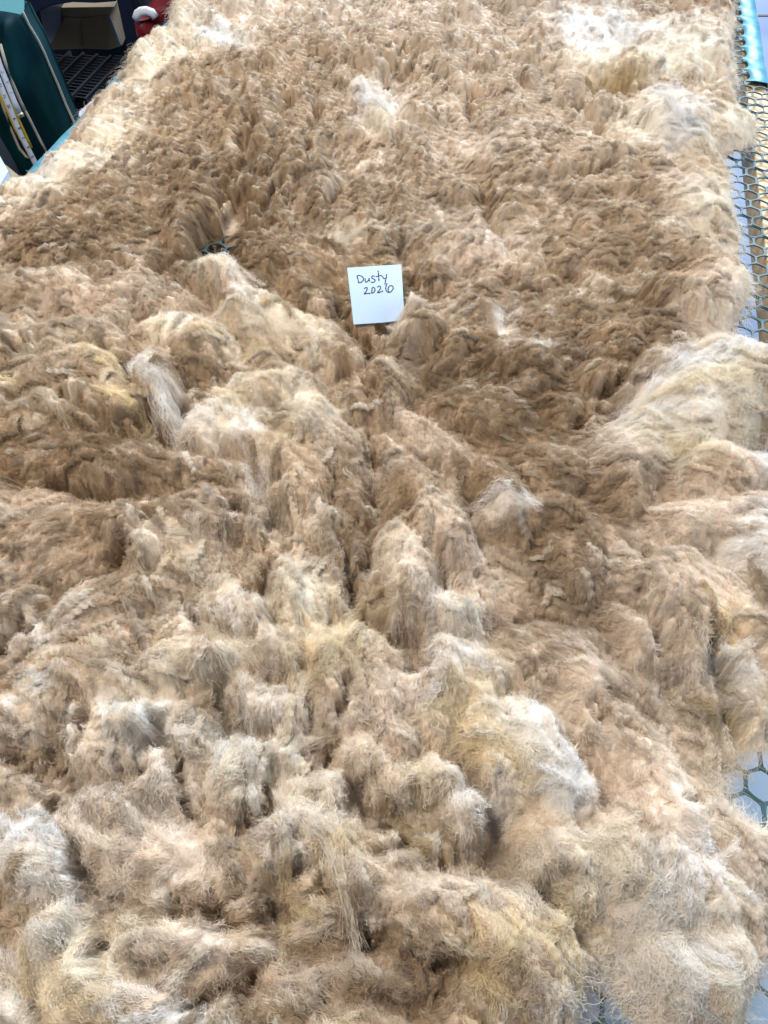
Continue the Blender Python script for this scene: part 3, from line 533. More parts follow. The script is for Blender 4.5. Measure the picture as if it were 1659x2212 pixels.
# ------------------------------------------------------------------ fleece object
fleece = empty('wool_fleece', 'whole shorn fawn and cream wool fleece spread out over the netted table', 'fleece', (0.0, 1.0, T))
mask = (ED > 0.0)
idx = -np.ones(X.shape, int); idx[mask] = np.arange(mask.sum())
q = mask[:-1, :-1] & mask[1:, :-1] & mask[:-1, 1:] & mask[1:, 1:]
i, j = np.nonzero(q)
faces = np.stack([idx[i, j], idx[i, j+1], idx[i+1, j+1], idx[i+1, j]], 1)
V = np.stack([X[mask], Y[mask]-1.0, H[mask]-T], 1)
me = bpy.data.meshes.new('wool_mat')
me.vertices.add(len(V)); me.vertices.foreach_set('co', V.ravel())
me.loops.add(faces.size); me.loops.foreach_set('vertex_index', faces.ravel())
me.polygons.add(len(faces)); me.polygons.foreach_set('loop_start', np.arange(len(faces))*4)
me.update(calc_edges=True)
me.polygons.foreach_set('use_smooth', np.ones(len(faces), bool))
COLR = np.where((HOLE < 0.006)[..., None], BRN*0.25, COLR)  # wool in the hole coloured dark to stand for the shade under the table
ca = me.attributes.new('wool_colour', 'FLOAT_COLOR', 'POINT')
ca.data.foreach_set('color', np.concatenate([COLR[mask]*0.92, np.ones((mask.sum(), 1))], 1).ravel().astype(np.float32))
mat_o = bpy.data.objects.new('wool_mat', me); COL.objects.link(mat_o); mat_o.parent = fleece

def wool(name, trans=0.25):
    m = bpy.data.materials.new(name); m.use_nodes = True; nt = m.node_tree; n = nt.nodes; l = nt.links
    b = n['Principled BSDF']; at_ = n.new('ShaderNodeAttribute'); at_.attribute_name = 'wool_colour'
    l.new(at_.outputs['Color'], b.inputs['Base Color']); b.inputs['Roughness'].default_value = 0.55
    b.inputs['Specular IOR Level'].default_value = 0.15
    if trans:
        tr = n.new('ShaderNodeBsdfTranslucent'); mx = n.new('ShaderNodeMixShader'); mx.inputs[0].default_value = trans
        l.new(at_.outputs['Color'], tr.inputs[0]); l.new(b.outputs[0], mx.inputs[1]); l.new(tr.outputs[0], mx.inputs[2]); l.new(mx.outputs[0], n['Material Output'].inputs[0])
    return m
me.materials.append(wool('wool_underlayer', 0.0))
fib_m = wool('wool_fibre', 0.20)

# ---------------- fibres
def curves_obj(name, P, RAD, C, parent):
    n, k = P.shape[:2]
    cu = bpy.data.hair_curves.new(name); cu.add_curves([k]*n)
    off = np.array(parent.location)
    cu.points.foreach_set('position', (P-off).astype(np.float32).ravel())
    ra = cu.attributes.get('radius') or cu.attributes.new('radius', 'FLOAT', 'POINT')
    ra.data.foreach_set('value', RAD.astype(np.float32).ravel())
    a = cu.attributes.new('wool_colour', 'FLOAT_COLOR', 'CURVE')
    C = C*np.minimum(1, 0.88/np.maximum(C.max(1, keepdims=True), 1e-3))
    a.data.foreach_set('color', np.concatenate([np.clip(C, 0.01, 0.95), np.ones((n, 1))], 1).astype(np.float32).ravel())
    cu.materials.append(fib_m)
    o = bpy.data.objects.new(name, cu); COL.objects.link(o); o.parent = parent
    return o

def sample(n, wide=0.25, pw=1.0, wispy=0.0):
    """root places: denser close to where the photographer stands"""
    out_x = []; out_y = []; tot = 0
    dn = np.hypot(np.hypot(X, Y), CAMZ-T-0.04)
    dens = 1/dn**(2+pw*0.6)
    ok = mask & (HOLE > 0.0) & (np.abs(X/(0.25+Y*0.62)) < 1.35)
    m_ = ok*(1+wispy*WSP)
    p_ = (1-wide)*(m_*dens)/(m_*dens).sum()+wide*m_/m_.sum()
    cdf = np.cumsum(p_.ravel()); k = np.searchsorted(cdf, rng.random(n)*cdf[-1])
    iy, ix = np.unravel_index(np.minimum(k, X.size-1), X.shape)
    return gx[ix]+rng.uniform(-.5, .5, n)*ST, gy[iy]+rng.uniform(-.5, .5, n)*ST

def make_fibres(n, kind):
    x, y = sample(n, wispy=0.0 if kind == 'lock' else 3.0)
    z = bil(H, x, y); ws = bil(WSP, x, y); col = bil(COLR, x, y)
    nx, ny = -bil(gxs, x, y), -bil(gys, x, y)
    g = np.stack([nx, ny, np.ones(n)], 1); g /= np.linalg.norm(g, axis=1)[:, None]
    fa = 0.5*np.arctan2(bil(np.sin(2*FA), x, y), bil(np.cos(2*FA), x, y))
    dist = np.sqrt(x*x+y*y+(CAMZ-T)**2)
    qx, qy = x+0.25*bil(wx-X, x, y), y+0.25*bil(wy-Y, x, y)
    h1, cx, cy, d1, _ = cells(qx, qy, 0.0085, 3)
    h2, _, _, _, _ = cells(x+0.5*bil(wx-X, x, y), y+0.5*bil(wy-Y, x, y), 0.022, 13)
    if kind == 'lock':
        k = 8; t = np.linspace(0, 1, k)[None, :]
        la = fa+(h1-0.5)*5.5*(1-0.5*ws)+(h2-0.5)*2.4+rng.normal(0, 0.5, n)+np.where(h2 > 0.5, pi, 0)
        lean = np.stack([np.cos(la), np.sin(la), 0*la], 1)
        lay = 0.55*(1-ws)+1.0*ws; lift = 0.8*(1-ws)+0.32*ws
        dirv = g*lift[:, None]+lean*lay[:, None]; dirv /= np.linalg.norm(dirv, axis=1)[:, None]
        L = ((0.0048+0.0035*h1)*(1-ws)+(0.0065+0.006*h2)*ws)*rng.uniform(0.6, 1.2, n)*(1-0.4*sstep(0.8, 1.2, y)*(1-ws))
        P = np.stack([x, y, z-0.0015], 1)[:, None, :]+dirv[:, None, :]*(L[:, None]*t)[..., None]
        P[..., 2] -= (L*0.35*ws)[:, None]*t**2
        off = np.stack([cx-qx, cy-qy], 1)
        P[..., :2] += off[:, None, :]*((0.45*(1-ws))[:, None]*t**1.3)[..., None]
        # crimp: a small helix about the fibre, phase shared in the lock
        e1 = np.cross(dirv, np.array([0.3, 0.2, 1.0])); e1 /= np.linalg.norm(e1, axis=1)[:, None]; e2 = np.cross(dirv, e1)
        ph = (h1*40+rng.normal(0, 0.9, n))[:, None]; om = (6.5+4*h2+rng.normal(0, 0.8, n))[:, None]
        rh = ((0.0007+0.0005*h1)*(1-ws)+0.0010*ws)[:, None]*(0.35+0.65*t)*rng.uniform(0.5, 1.4, n)[:, None]
        P += e1[:, None, :]*(np.cos(om*t+ph)*rh)[..., None]+e2[:, None, :]*(np.sin(om*t+ph)*rh)[..., None]
        P += np.cumsum(rng.normal(0, 1, (n, k, 3)), 1)*((0.00016+0.0004*ws)[:, None]*t**0.7)[..., None]
    else:
        k = 9; t = np.linspace(0, 1, k)[None, :]
        L = ((0.010+0.010*h2)*(1-ws)+(0.020+0.022*h2)*ws)*rng.uniform(0.6, 1.3, n)
        th0 = fa+rng.normal(0, 1, n)*(0.9-0.45*ws)+(h2-0.5)*1.5
        cur = rng.normal(0, 1.3, n)+(h2-0.5)*3; wob = rng.normal(0, 1, (n, k))*0.35
        th = th0[:, None]+cur[:, None]*t+np.cumsum(wob, 1)*0.6+0.5*np.sin(t*9+h1[:, None]*30)
        ds = (L/(k-1))[:, None]
        px = x[:, None]+np.concatenate([np.zeros((n, 1)), np.cumsum(np.cos(th)*ds, 1)[:, :-1]], 1)
        py = y[:, None]+np.concatenate([np.zeros((n, 1)), np.cumsum(np.sin(th)*ds, 1)[:, :-1]], 1)
        hz = bil(H, px.ravel(), py.ravel()).reshape(n, k); hs = bil(Hs, px.ravel(), py.ravel()).reshape(n, k)
        arch = (0.001+0.006*rng.random(n)**2*(0.4+0.8*ws))[:, None]*np.sin(pi*np.clip(t*1.05, 0, 1))
        pz = np.maximum(hz, hs-0.002)*0.7+hz.mean(1, keepdims=True)*0.3+arch+0.0005
        pz = np.maximum(pz, hz+0.0004)
        P = np.stack([px, py, pz], 2)
        P[:, 0, 2] = z-0.001
    sdc = bil(cardsd, P[:, :, 0].ravel(), P[:, :, 1].ravel()).reshape(n, k)
    keep = ~((bil(cardsd, x, y) < 0.001))
    lim = zc(P[..., 0], P[..., 1])-0.002
    P[..., 2] = np.where((sdc < 0.002) & (P[:, :1, 1] > tc_[1]+0.012), np.minimum(P[..., 2], lim), P[..., 2])
    r0 = (0.00002+0.00010*dist)*(1 if kind == 'lock' else 0.55)
    RAD = r0[:, None]*np.array([1.0]*(k-1)+[0.5])[None, :]*rng.uniform(0.7, 1.3, n)[:, None]
    tone = 1+0.16*(h1-0.5)+0.12*(h2-0.5)+rng.normal(0, 0.04, n)
    pale = (rng.random(n) < (0.03+0.06*ws))[:, None]*0.25
    C = col*tone[:, None]; C = C*(1-pale)+WHT*pale
    if kind == 'veil': C = C*0.92+0.08*(WHT*0.9)
    return P[keep], RAD[keep], C[keep]

SC = 1.0
P_, R_, C_ = make_fibres(int(480000*SC), 'lock')
curves_obj('wool_locks', P_, R_, C_, fleece)
P_, R_, C_ = make_fibres(int(230000*SC), 'veil')
curves_obj('loose_wool_fibres', P_, R_, C_, fleece)

SHORT = np.zeros(X.shape)
for (px, py, rx, ry, an) in [(1180,900,420,260,10),(1250,1400,260,170,0),(1350,1620,260,120,40),(200,990,230,80,0),(980,1000,120,120,0),(130,1180,170,90,0),(700,2110,180,90,0),(720,1060,110,120,60),(1500,1270,130,130,0),(880,1240,60,90,0),(820,1500,90,90,0),(250,640,250,60,0)]:
    q = blob(px, py, rx, ry, an)
    if q: SHORT[q[0]] = np.maximum(SHORT[q[0]], np.clip(1.35*np.exp(-q[1]**2)-0.1, 0, 1))
def staples(S, nf, far):
    x, y = sample(S, 0.3)
    ws = bil(WSP, x, y); near = sstep(1.15, 0.5, y)
    big = np.clip(near+0.7*ws, 0, 1)*(1-0.9*bil(SHORT, x, y))
    pick = (rng.random(S) < (1-0.85*big if far else 0.12+0.88*big))
    x, y, ws, big = x[pick], y[pick], ws[pick], big[pick]; S = len(x)
    fa = 0.5*np.arctan2(bil(np.sin(2*FA), x, y), bil(np.cos(2*FA), x, y))
    flip = np.where(fbm(x*5, y*5, 111, 2) > 0, pi, 0)
    th0 = fa+flip+0.9*fbm(x*16, y*16, 113, 2)+rng.normal(0, 0.14 if far else 0.30, S)
    dist = np.sqrt(x*x+y*y+(CAMZ-T)**2)
    if far: L = rng.uniform(0.012, 0.024, S); rad = rng.uniform(0.0026, 0.0046, S); lam = rng.uniform(0.0042, 0.0062, S); amp = 0.0012
    else:   L = rng.uniform(0.028, 0.062, S)*(0.55+0.45*big); rad = rng.uniform(0.0025, 0.0052, S)*(0.6+0.4*big); lam = rng.uniform(0.0060, 0.0100, S); amp = 0.0013
    k = 12 if far else 22; t = np.linspace(0, 1, k)
    cur = rng.normal(0, 0.7, S)*(0.6 if far else 1.35)
    th = th0[:, None]+cur[:, None]*t[None, :]+(np.maximum(t-0.65, 0)*3.0)[None, :]*rng.normal(0, 0.9, S)[:, None]
    ds = (L/(k-1))[:, None]
    cx = x[:, None]+np.concatenate([np.zeros((S, 1)), np.cumsum(np.cos(th)*ds, 1)[:, :-1]], 1)
    cy = y[:, None]+np.concatenate([np.zeros((S, 1)), np.cumsum(np.sin(th)*ds, 1)[:, :-1]], 1)
    hs = bil(H3 if far else H2, cx.ravel(), cy.ravel()).reshape(S, k)
    # a lock bridges the hollows it crosses
    for _ in range(3):
        m = 0.5*(np.roll(hs, 1, 1)+np.roll(hs, -1, 1)); m[:, 0] = hs[:, 0]; m[:, -1] = hs[:, -1]; hs = np.maximum(hs, m*0.7+hs*0.3)
    prof = np.interp(t, [0, .25, .6, .85, 1], [.55, 1, .9, .55, .18])
    zc0 = hs+(rad[:, None]*0.55*prof)+(rng.random(S)*(0.002 if far else 0.006))[:, None]*np.sin(pi*t)[None, :]
    zc0[:, 0] -= 0.003; zc0[:, 1] -= 0.001
    u = rng.random((S, nf)); ph = rng.uniform(0, 2*pi, (S, nf))
    r = rad[:, None]*np.sqrt(u)
    fl = rng.uniform(0.6, 1.04, (S, nf)); st = rng.uniform(0, 0.22, (S, nf))*(fl < 0.85)
    tt = np.clip(st[..., None]+fl[..., None]*t, 0, 1)                     # S,nf,k
    fi = tt*(k-1); i0 = np.minimum(fi.astype(int), k-2); f = fi-i0
    def g(a): 
        a3 = np.broadcast_to(a[:, None, :], (a.shape[0], nf, k)); return np.take_along_axis(a3, i0, 2)*(1-f)+np.take_along_axis(a3, i0+1, 2)*f
    X3, Y3, Z3, T3 = g(cx), g(cy), g(zc0), g(th)
    pr = np.interp(tt.ravel(), t, prof).reshape(tt.shape)
    s_ = tt*L[:, None, None]
    php = 2*pi*s_/lam[:, None, None]+(rng.uniform(0, 6, S)[:, None]+rng.normal(0, 1, (S, nf))*rng.choice([0.3, 0.5, 0.9], (S, 1)))[..., None]
    if far:
        php = 2*pi*(rowfield(X3.ravel(), Y3.ravel()).reshape(X3.shape))/ROWL+rng.normal(0, 0.3, (S, nf))[..., None]
    lat = (r*np.cos(ph))[..., None]*pr+amp*0.8*np.cos(php)*(0.4+tt)
    ver = (r*np.sin(ph))[..., None]*pr*0.75+amp*np.sin(php)*(0.4+tt)
    P = np.stack([X3-np.sin(T3)*lat, Y3+np.cos(T3)*lat, Z3+ver], -1)
    P += np.cumsum(rng.normal(0, 1, P.shape), 2)*(0.00016+0.00022*ws[:, None, None, None])*rng.choice([1.0, 1.0, 1.0, 2.6], (S, nf, 1, 1))
    base = bil(COLR, x, y)
    tone = 1+rng.normal(0, 0.13, S)
    C = base*tone[:, None]
    w1 = (rng.random(S) < 0.07+0.10*big)*rng.uniform(0.3, 0.8, S); C = C*(1-w1[:, None])+CRM*w1[:, None]
    w2 = (rng.random(S) < 0.05*big)*rng.uniform(0.15, 0.5, S); C = C*(1-w2[:, None])+YEL*w2[:, None]
    C = C[:, None, :]*(1+rng.normal(0, 0.045, (S, nf)))[..., None]
    RAD = (0.00003+0.00008*dist)[:, None, None]*np.concatenate([[0.8], np.ones(k-2), [0.4]])*rng.uniform(0.75, 1.25, (S, nf, 1))
    P = P.reshape(-1, k, 3); C = C.reshape(-1, 3); RAD = RAD.reshape(-1, k)
    sd = bil(cardsd, P[..., 0].ravel(), P[..., 1].ravel()).reshape(-1, k)
    bad = ((sd < 0.001) & (P[..., 2] > zc(P[..., 0], P[..., 1])-0.0015)).any(1)
    sh = bil(HOLE, P[..., 0].ravel(), P[..., 1].ravel()).reshape(-1, k); bad |= (sh < -0.002).any(1)
    se = bil(SD, P[..., 0].ravel(), P[..., 1].ravel()).reshape(-1, k); bad |= (se > 0.006).any(1)
    return P[~bad], RAD[~bad], C[~bad]
H2 = blur(H, 3); H3 = blur(H, 14)+0.0012
P_, R_, C_ = staples(6500, 72, False)
curves_obj('long_crimped_locks', P_, R_, C_, fleece)
P_, R_, C_ = staples(20000, 20, True)
curves_obj('short_crimped_locks', P_, R_, C_, fleece)

# ---------------- ropes of loose locks and veils lying on top: polyline px, width px, count, colour, lift, wave
RP = [([(690,502),(720,508),(760,492),(790,480),(830,500)],11,700,'C',.010,.3),([(780,175),(800,215),(830,240)],22,700,'W',.012,.5),
 ([(270,775),(300,810),(340,850),(350,885)],16,420,'W',.012,1),([(340,860),(370,920),(400,960)],26,300,'W',.006,1.5),([(400,960),(450,930),(430,880),(380,900)],26,240,'W',.010,1.5),([(470,830),(500,824),(515,832)],7,350,'W',.012,.3),
 ([(180,775),(210,768),(238,768)],10,600,'Y',.014,.2),([(228,790),(250,800),(262,812)],12,500,'Y',.012,.2),([(215,862),(255,872),(283,884)],9,600,'Y',.014,.2),([(250,830),(280,850)],14,350,'C',.010,.3),
 ([(120,764),(150,760)],9,250,'Y',.010,.3),([(8,828),(30,840)],9,250,'Y',.012,.3),([(590,640),(600,665)],9,350,'Y',.012,.3),
 ([(520,855),(560,860),(575,900)],12,420,'C',.012,.6),([(690,910),(735,895)],10,420,'C',.012,.4),
 ([(560,1620),(545,1560),(540,1500)],20,500,'W',.012,.8),([(700,1590),(640,1600),(615,1660),(620,1740),(690,1790)],18,900,'C',.014,1),([(620,1740),(680,1800),(730,1870),(745,1930),(760,1990)],16,900,'C',.014,1),
 ([(560,1830),(600,1810),(640,1790)],18,700,'C',.014,.5),([(610,1880),(640,1950),(690,1990)],14,450,'Y',.010,.8),
 ([(770,1850),(810,1832),(850,1815)],14,700,'T',.016,.5),([(800,1880),(860,1868),(910,1850)],13,700,'P',.016,.5),([(690,1775),(730,1760),(770,1770)],14,500,'C',.012,.5),
 ([(590,1960),(605,2000),(615,2050)],7,350,'Y',.014,.4),([(240,1790),(250,1860),(300,1920),(330,1930)],14,500,'C',.008,1),
 ([(190,1800),(190,1860),(230,1910)],14,350,'P',.008,1),([(250,1700),(240,1640),(300,1600)],14,350,'C',.006,1),([(1170,1830),(1210,1900),(1260,1960)],20,500,'C',.008,1),([(1030,1720),(1080,1740),(1100,1700)],18,420,'W',.010,1),
 ([(1130,745),(1170,728)],12,250,'W',.010,.8),([(1040,1090),(1090,1080),(1140,1110)],18,500,'W',.012,1),
 ([(1480,290),(1440,240),(1420,220)],26,700,'W',.010,.8),([(530,1020),(550,1050),(560,1080)],14,300,'W',.012,1.2),([(350,1400),(480,1390),(560,1450)],30,500,'C',.008,1),([(310,1160),(400,1175),(450,1180)],14,420,'C',.008,.6),
 ([(310,1395),(330,1420)],8,200,'W',.010,1),([(1370,920),(1400,890),(1480,880)],24,600,'Y',.006,.8),([(1500,770),(1430,830),(1400,870)],30,900,'W',.008,.8),([(1580,880),(1590,930),(1620,950)],22,500,'C',.010,.8),
 ([(1440,700),(1500,690),(1560,700)],16,250,'P',.010,1.2),([(470,560),(500,590),(505,620)],14,420,'W',.012,.8),([(600,1150),(590,1080),(580,1020)],26,350,'G',.010,1.5),([(430,1320),(480,1350),(530,1370)],12,350,'W',.010,.8),
 ([(845,722),(872,700),(905,684)],15,700,'P',.10,.8),([(90,880),(140,895),(150,930)],10,300,'C',.012,.6),([(30,900),(90,875),(150,890)],10,350,'C',.012,.5)]
PS = []; RS = []; CS = []
for pts, wpx, cnt, cc, lf, wv in RP:
    a = at(np.array([q[0] for q in pts]), np.array([q[1] for q in pts]))[:, :2]
    # resample smooth
    seg = np.linalg.norm(np.diff(a, axis=0), axis=1); s_ = np.concatenate([[0], np.cumsum(seg)]); Ltot = s_[-1]
    dist = np.linalg.norm(np.array([*a.mean(0), T])-CAM); wr = wpx/F*dist*0.8
    k = 12
    n = int(cnt*(1.3 if (cc == 'Y' and a[:, 1].mean() > 0.7) else 0.75))
    st0 = rng.uniform(-0.2, 0.85, n); ln = rng.uniform(0.25, 0.55, n)
    tt = np.clip(st0[:, None]+ln[:, None]*np.linspace(0, 1, k)[None, :], -0.2, 1.2)*Ltot
    ax_ = np.interp(tt, s_, a[:, 0]); ay_ = np.interp(tt, s_, a[:, 1])
    for arr, ii in ((ax_, 0), (ay_, 1)):
        e = a[-1, ii]-a[-2, ii]; arr += np.clip(tt-Ltot, 0, 1)*e/(seg[-1]); e0 = a[0, ii]-a[1, ii]; arr += np.clip(-tt, 0, 1)*e0/seg[0]
    dx = np.gradient(ax_, axis=1); dy = np.gradient(ay_, axis=1); nn = np.hypot(dx, dy)+1e-9
    sx_, sy_ = -dy/nn, dx/nn
    rr = wr*np.abs(rng.normal(0, 0.62, n))*1.15; th_ = rng.uniform(0, 2*pi, n)
    taper = (1-0.75*np.clip(tt/Ltot, 0, 1)**2.2)*(0.55+0.45*np.clip(tt/Ltot*6+0.2, 0, 1))
    ph = rng.normal(0, 0.5, n)[:, None]
    lat = (rr*np.cos(th_))[:, None]*taper+np.sin(tt/0.011*1.6+ph)*0.0009*wv
    ver = (rr*np.sin(th_))[:, None]*taper*0.75+np.cos(tt/0.013*1.6+ph)*0.0006*wv
    fz = np.cumsum(rng.normal(0, 1, (n, k, 3)), 1)*0.0006*(0.5+wv)
    px_ = ax_+sx_*lat; py_ = ay_+sy_*lat
    hz = bil(Hs, ax_.ravel(), ay_.ravel()).reshape(n, k)
    hz = np.maximum(hz, hz.mean(1, keepdims=True)-0.004)
    pz = hz+lf*0.22+ver*0.5
    PS.append(np.stack([px_, py_, pz], 2)+fz)
    r0 = 0.00003+0.00006*dist
    RS.append(r0*np.array([.6]+[1.0]*(k-2)+[0.5])[None, :]*rng.uniform(0.7, 1.3, n)[:, None])
    _cw = 0.85 if cc in 'YW' else 0.5
    CS.append((_cw*PAL[cc][None, :]+(1-_cw)*bil(COLR, ax_[:, 6], ay_[:, 6]))*(1+rng.normal(0, 0.09, n))[:, None])
curves_obj('stray_locks', np.concatenate(PS), np.concatenate(RS), np.concatenate(CS), fleece)

# frizzy fringe fibres hanging out over the netting
xe, ye = sample(260000, 0.5)
sde = bil(ED, xe, ye); kk = (sde < 0.011)
xe, ye = xe[kk][:26000], ye[kk][:26000]; n = len(xe)
gsy, gsx = np.gradient(blur(SD, 6), ST)
ox, oy = bil(gsx, xe, ye), bil(gsy, xe, ye); on = np.hypot(ox, oy)+1e-9
an = np.arctan2(oy, ox)+rng.normal(0, 0.7, n); L = rng.uniform(0.007, 0.024, n); k = 8; t = np.linspace(0, 1, k)[None, :]
P = np.stack([xe[:, None]+np.cos(an)[:, None]*L[:, None]*t, ye[:, None]+np.sin(an)[:, None]*L[:, None]*t, np.repeat((bil(H, xe, ye)+0.001)[:, None], k, 1)+0.006*t-(0.004+L[:, None]*0.4)*t**2], 2)
P += np.cumsum(rng.normal(0, 1, (n, k, 3)), 1)*0.0012
P[..., 2] = np.maximum(P[..., 2], T+0.001)
curves_obj('fringe_fibres', P, np.full((n, k), 0.00012), bil(COLR, xe, ye)*0.75+0.25*WHT*0.9, fleece)

xh, yh = sample(90, 0.3); zh = bil(H2, xh, yh)
mb = MB()
for a_, b_, c_ in zip(xh, yh, zh):
    if poly_sd([tuple(q_[:2]) for q_ in cw], np.array([a_]), np.array([b_]))[0] < 0.01: continue
    d_ = rng.uniform(0, 2*pi); l_ = rng.uniform(0.002, 0.007); w_ = np.array([cos(d_), sin(d_), rng.normal(0, 0.2)])*l_
    p_ = np.array([a_, b_, c_+0.003]); mb.tube([p_-w_, p_+np.array([0, 0, 0.0006]), p_+w_], [0.0003, 0.0005, 0.0002], 5)
chaff = mb.build('chaff', new_mat('dry_straw', (0.30, 0.22, 0.10), 0.7), fleece); chaff['kind'] = 'stuff'

# ------------------------------------------------------------------ note card and its handwriting
card = empty('note_card', 'small square white paper note with Dusty 2026 handwritten, lying on the fleece', 'note', tuple(cw.mean(0)))
paper = new_mat('white_paper', (0.50, 0.67, 0.93), 0.6, 0.2)
NU = 14
def card_pt(u, v, off=0.0):
    p = (cw[0]*(1-u)+cw[1]*u)*(1-v)+(cw[3]*(1-u)+cw[2]*u)*v
    bend = 0.0040*sin(pi*v)*(0.4+u)+0.0028*max(0, (u-0.62))*max(0, v-0.35)*8
    return p+cn*(off+bend)
Vc = []; Fc = []
for i in range(NU+1):
    for j in range(NU+1): Vc.append(card_pt(j/NU, i/NU))
for i in range(NU):
    for j in range(NU): a = i*(NU+1)+j; Fc.append((a, a+NU+1, a+NU+2, a+1))
sheet = mesh_obj('paper_sheet', Vc, Fc, paper); so = sheet.modifiers.new('s', 'SOLIDIFY'); so.thickness = 0.00035; so.offset = -1
setp(sheet, card)
ink = new_mat('navy_ink', (0.008, 0.012, 0.06), 0.45)
ST_ = [  # strokes read from the note's close-up
 [(512,500),(522,530),(540,605)],[(512,500),(540,494),(585,510),(606,545),(590,575),(560,595),(538,600)],
 [(630,535),(628,570),(640,590),(662,580),(680,550),(684,530)],[(684,530),(686,565),(696,582)],
 [(762,508),(735,503),(718,520),(730,540),(758,552),(768,570),(755,590),(728,597),(712,588)],
 [(804,425),(812,480),(822,575)],[(775,515),(810,508),(850,500),(872,520),(892,545),(912,540)],[(926,478),(922,530),(912,590),(908,632)],
 [(612,682),(640,668),(658,672),(655,700),(635,730),(618,755),(660,748),(708,750)],
 [(728,672),(726,705),(722,742)],[(726,675),(752,668),(768,690),(764,720),(742,742),(716,742)],
 [(800,665),(825,650),(845,660),(846,685),(825,715),(806,740),(845,735),(884,715)],
 [(938,612),(926,650),(922,690),(940,728),(972,742),(1005,725),(1026,690),(1018,655),(985,648),(962,665),(955,700),(972,742)]]
mb = MB()
A = np.array([[TR[0]-TL[0], BL_[0]-TL[0]], [TR[1]-TL[1], BL_[1]-TL[1]]]); Ai = np.linalg.inv(A)
def catm(pts, m=6):
    P = [pts[0]]+list(pts)+[pts[-1]]; out = []
    for i in range(1, len(P)-2):
        for s in range(m):
            t = s/m; a, b, c, d = (np.array(P[i+q], float) for q in (-1, 0, 1, 2))
            out.append(0.5*((2*b)+(-a+c)*t+(2*a-5*b+4*c-d)*t*t+(-a+3*b-3*c+d)*t**3))
    out.append(np.array(P[-2], float)); return out
for st in ST_:
    pts = catm(st)
    uv = []
    for p in pts:
        q = np.array(zm(*p))-np.array(TL); uv.append(Ai@q)
    pp = [card_pt(u, v, 0.0001) for u, v in uv]
    n = len(pp); vs_ = []
    for i, p in enumerate(pp):
        d = pp[min(i+1, n-1)]-pp[max(i-1, 0)]; s = np.cross(d, cn); s /= np.linalg.norm(s)+1e-12
        wd = 0.00092*(0.85+0.2*sin(i*1.3))
        vs_ += [p+s*wd, p+cn*0.00012, p-s*wd]
    mb.add(vs_, [(i*3+k, i*3+k+1, i*3+k+4, i*3+k+3) for i in range(n-1) for k in (0, 1)])
mb.build('handwriting', ink, card)

# ------------------------------------------------------------------ things behind the far left edge of the table
def tri_panel(name, pts, mat, parent, thick, nsub=10, fold=0.0, seed=0):
    """a cloth-like quad sheet from four corners (TL,TR,BR,BL) with soft folds and thickness"""
    pts = [np.array(p, float) for p in pts]; nx = ny = nsub
    nrm_ = np.cross(pts[1]-pts[0], pts[3]-pts[0]); nrm_ /= np.linalg.norm(nrm_)
    V = []; Fc = []
    for i in range(ny+1):
        for j in range(nx+1):
            u, v = j/nx, i/ny
            p = (pts[0]*(1-u)+pts[1]*u)*(1-v)+(pts[3]*(1-u)+pts[2]*u)*v
            f = fold*(float(fbm(np.array(u*2.2+seed), np.array(v*1.3+seed), 5, 3))*1.6+0.35*sin(u*9+v*3+seed))
            V.append(p+nrm_*f)
    for i in range(ny):
        for j in range(nx): a = i*(nx+1)+j; Fc.append((a, a+1, a+nx+2, a+nx+1))
    o = mesh_obj(name, V, Fc, mat, smooth=True); s = o.modifiers.new('s', 'SOLIDIFY'); s.thickness = thick; s.offset = 0
    setp(o, parent); return o
sx = 1659/1920.
def S(x, y, yd): return at_y(np.array(x*sx), np.array(y*sx), yd)      # photo px at forward distance

# dark green fabric bag
green = new_mat('green_nylon', (0.004, 0.05, 0.06), 0.6, 0.12)
noisy(green, 6, (0.0012, 0.020, 0.026), (0.002, 0.042, 0.050), 0.25)
pip = new_mat('beige_piping', (0.45, 0.40, 0.33), 0.6)
YB = 1.88
bag = empty('fabric_bag', 'dark green fabric bag with beige piping standing beyond the left table edge', 'bag', (float(S(60, 300, YB)[0]), YB, 0))
gl = [S(-75, 30, YB), S(52, 22, YB), S(188, 320, YB), S(232, 420, YB)]
outl_r = [(54, 24), (72, 62), (95, 100), (112, 135), (122, 160), (145, 212), (165, 262), (188, 312), (215, 380), (260, 480)]
outl_l = [(-60, 30), (-55, 80), (-50, 140), (-45, 190), (-42, 230), (-25, 270), (-5, 320), (20, 365), (40, 400), (60, 470)]
V = []; Fc = []; nu = 20
for i in range(len(outl_r)):
    a = S(*outl_l[i], YB); b = S(*outl_r[i], YB)
    for j in range(nu+1):
        u = j/nu; p = a*(1-u)+b*u
        bul = -0.055*math.sqrt(max(0, 1-(2*u-1)**2))+0.03*float(fbm(np.array(u*4.0), np.array(i*0.35), 8, 3))+0.010*sin(u*14+i*.7)
        V.append((p[0], p[1]+bul, p[2]))
nf = len(V)
for i in range(len(outl_r)):
    a = S(*outl_l[i], YB+0.10); b = S(*outl_r[i], YB)
    for j in range(nu+1):
        u = j/nu; q_ = V[i*(nu+1)+j]
        V.append((q_[0], YB+0.05+0.05*math.sqrt(max(0, 1-(2*u-1)**2)), q_[2]))
R_n = nu+1
for i in range(len(outl_r)-1):
    for j in range(nu):
        a = i*R_n+j; Fc.append((a, a+R_n, a+R_n+1, a+1)); b_ = nf+a; Fc.append((b_, b_+1, b_+R_n+1, b_+R_n))
    for j in (0, nu):
        a = i*R_n+j; Fc.append((a, nf+a, nf+a+R_n, a+R_n))
for i in (0, len(outl_r)-1):
    for j in range(nu): a = i*R_n+j; Fc.append((a, a+1, nf+a+1, nf+a))
bo = mesh_obj('bag_body', V, Fc, green, smooth=True); setp(bo, bag)
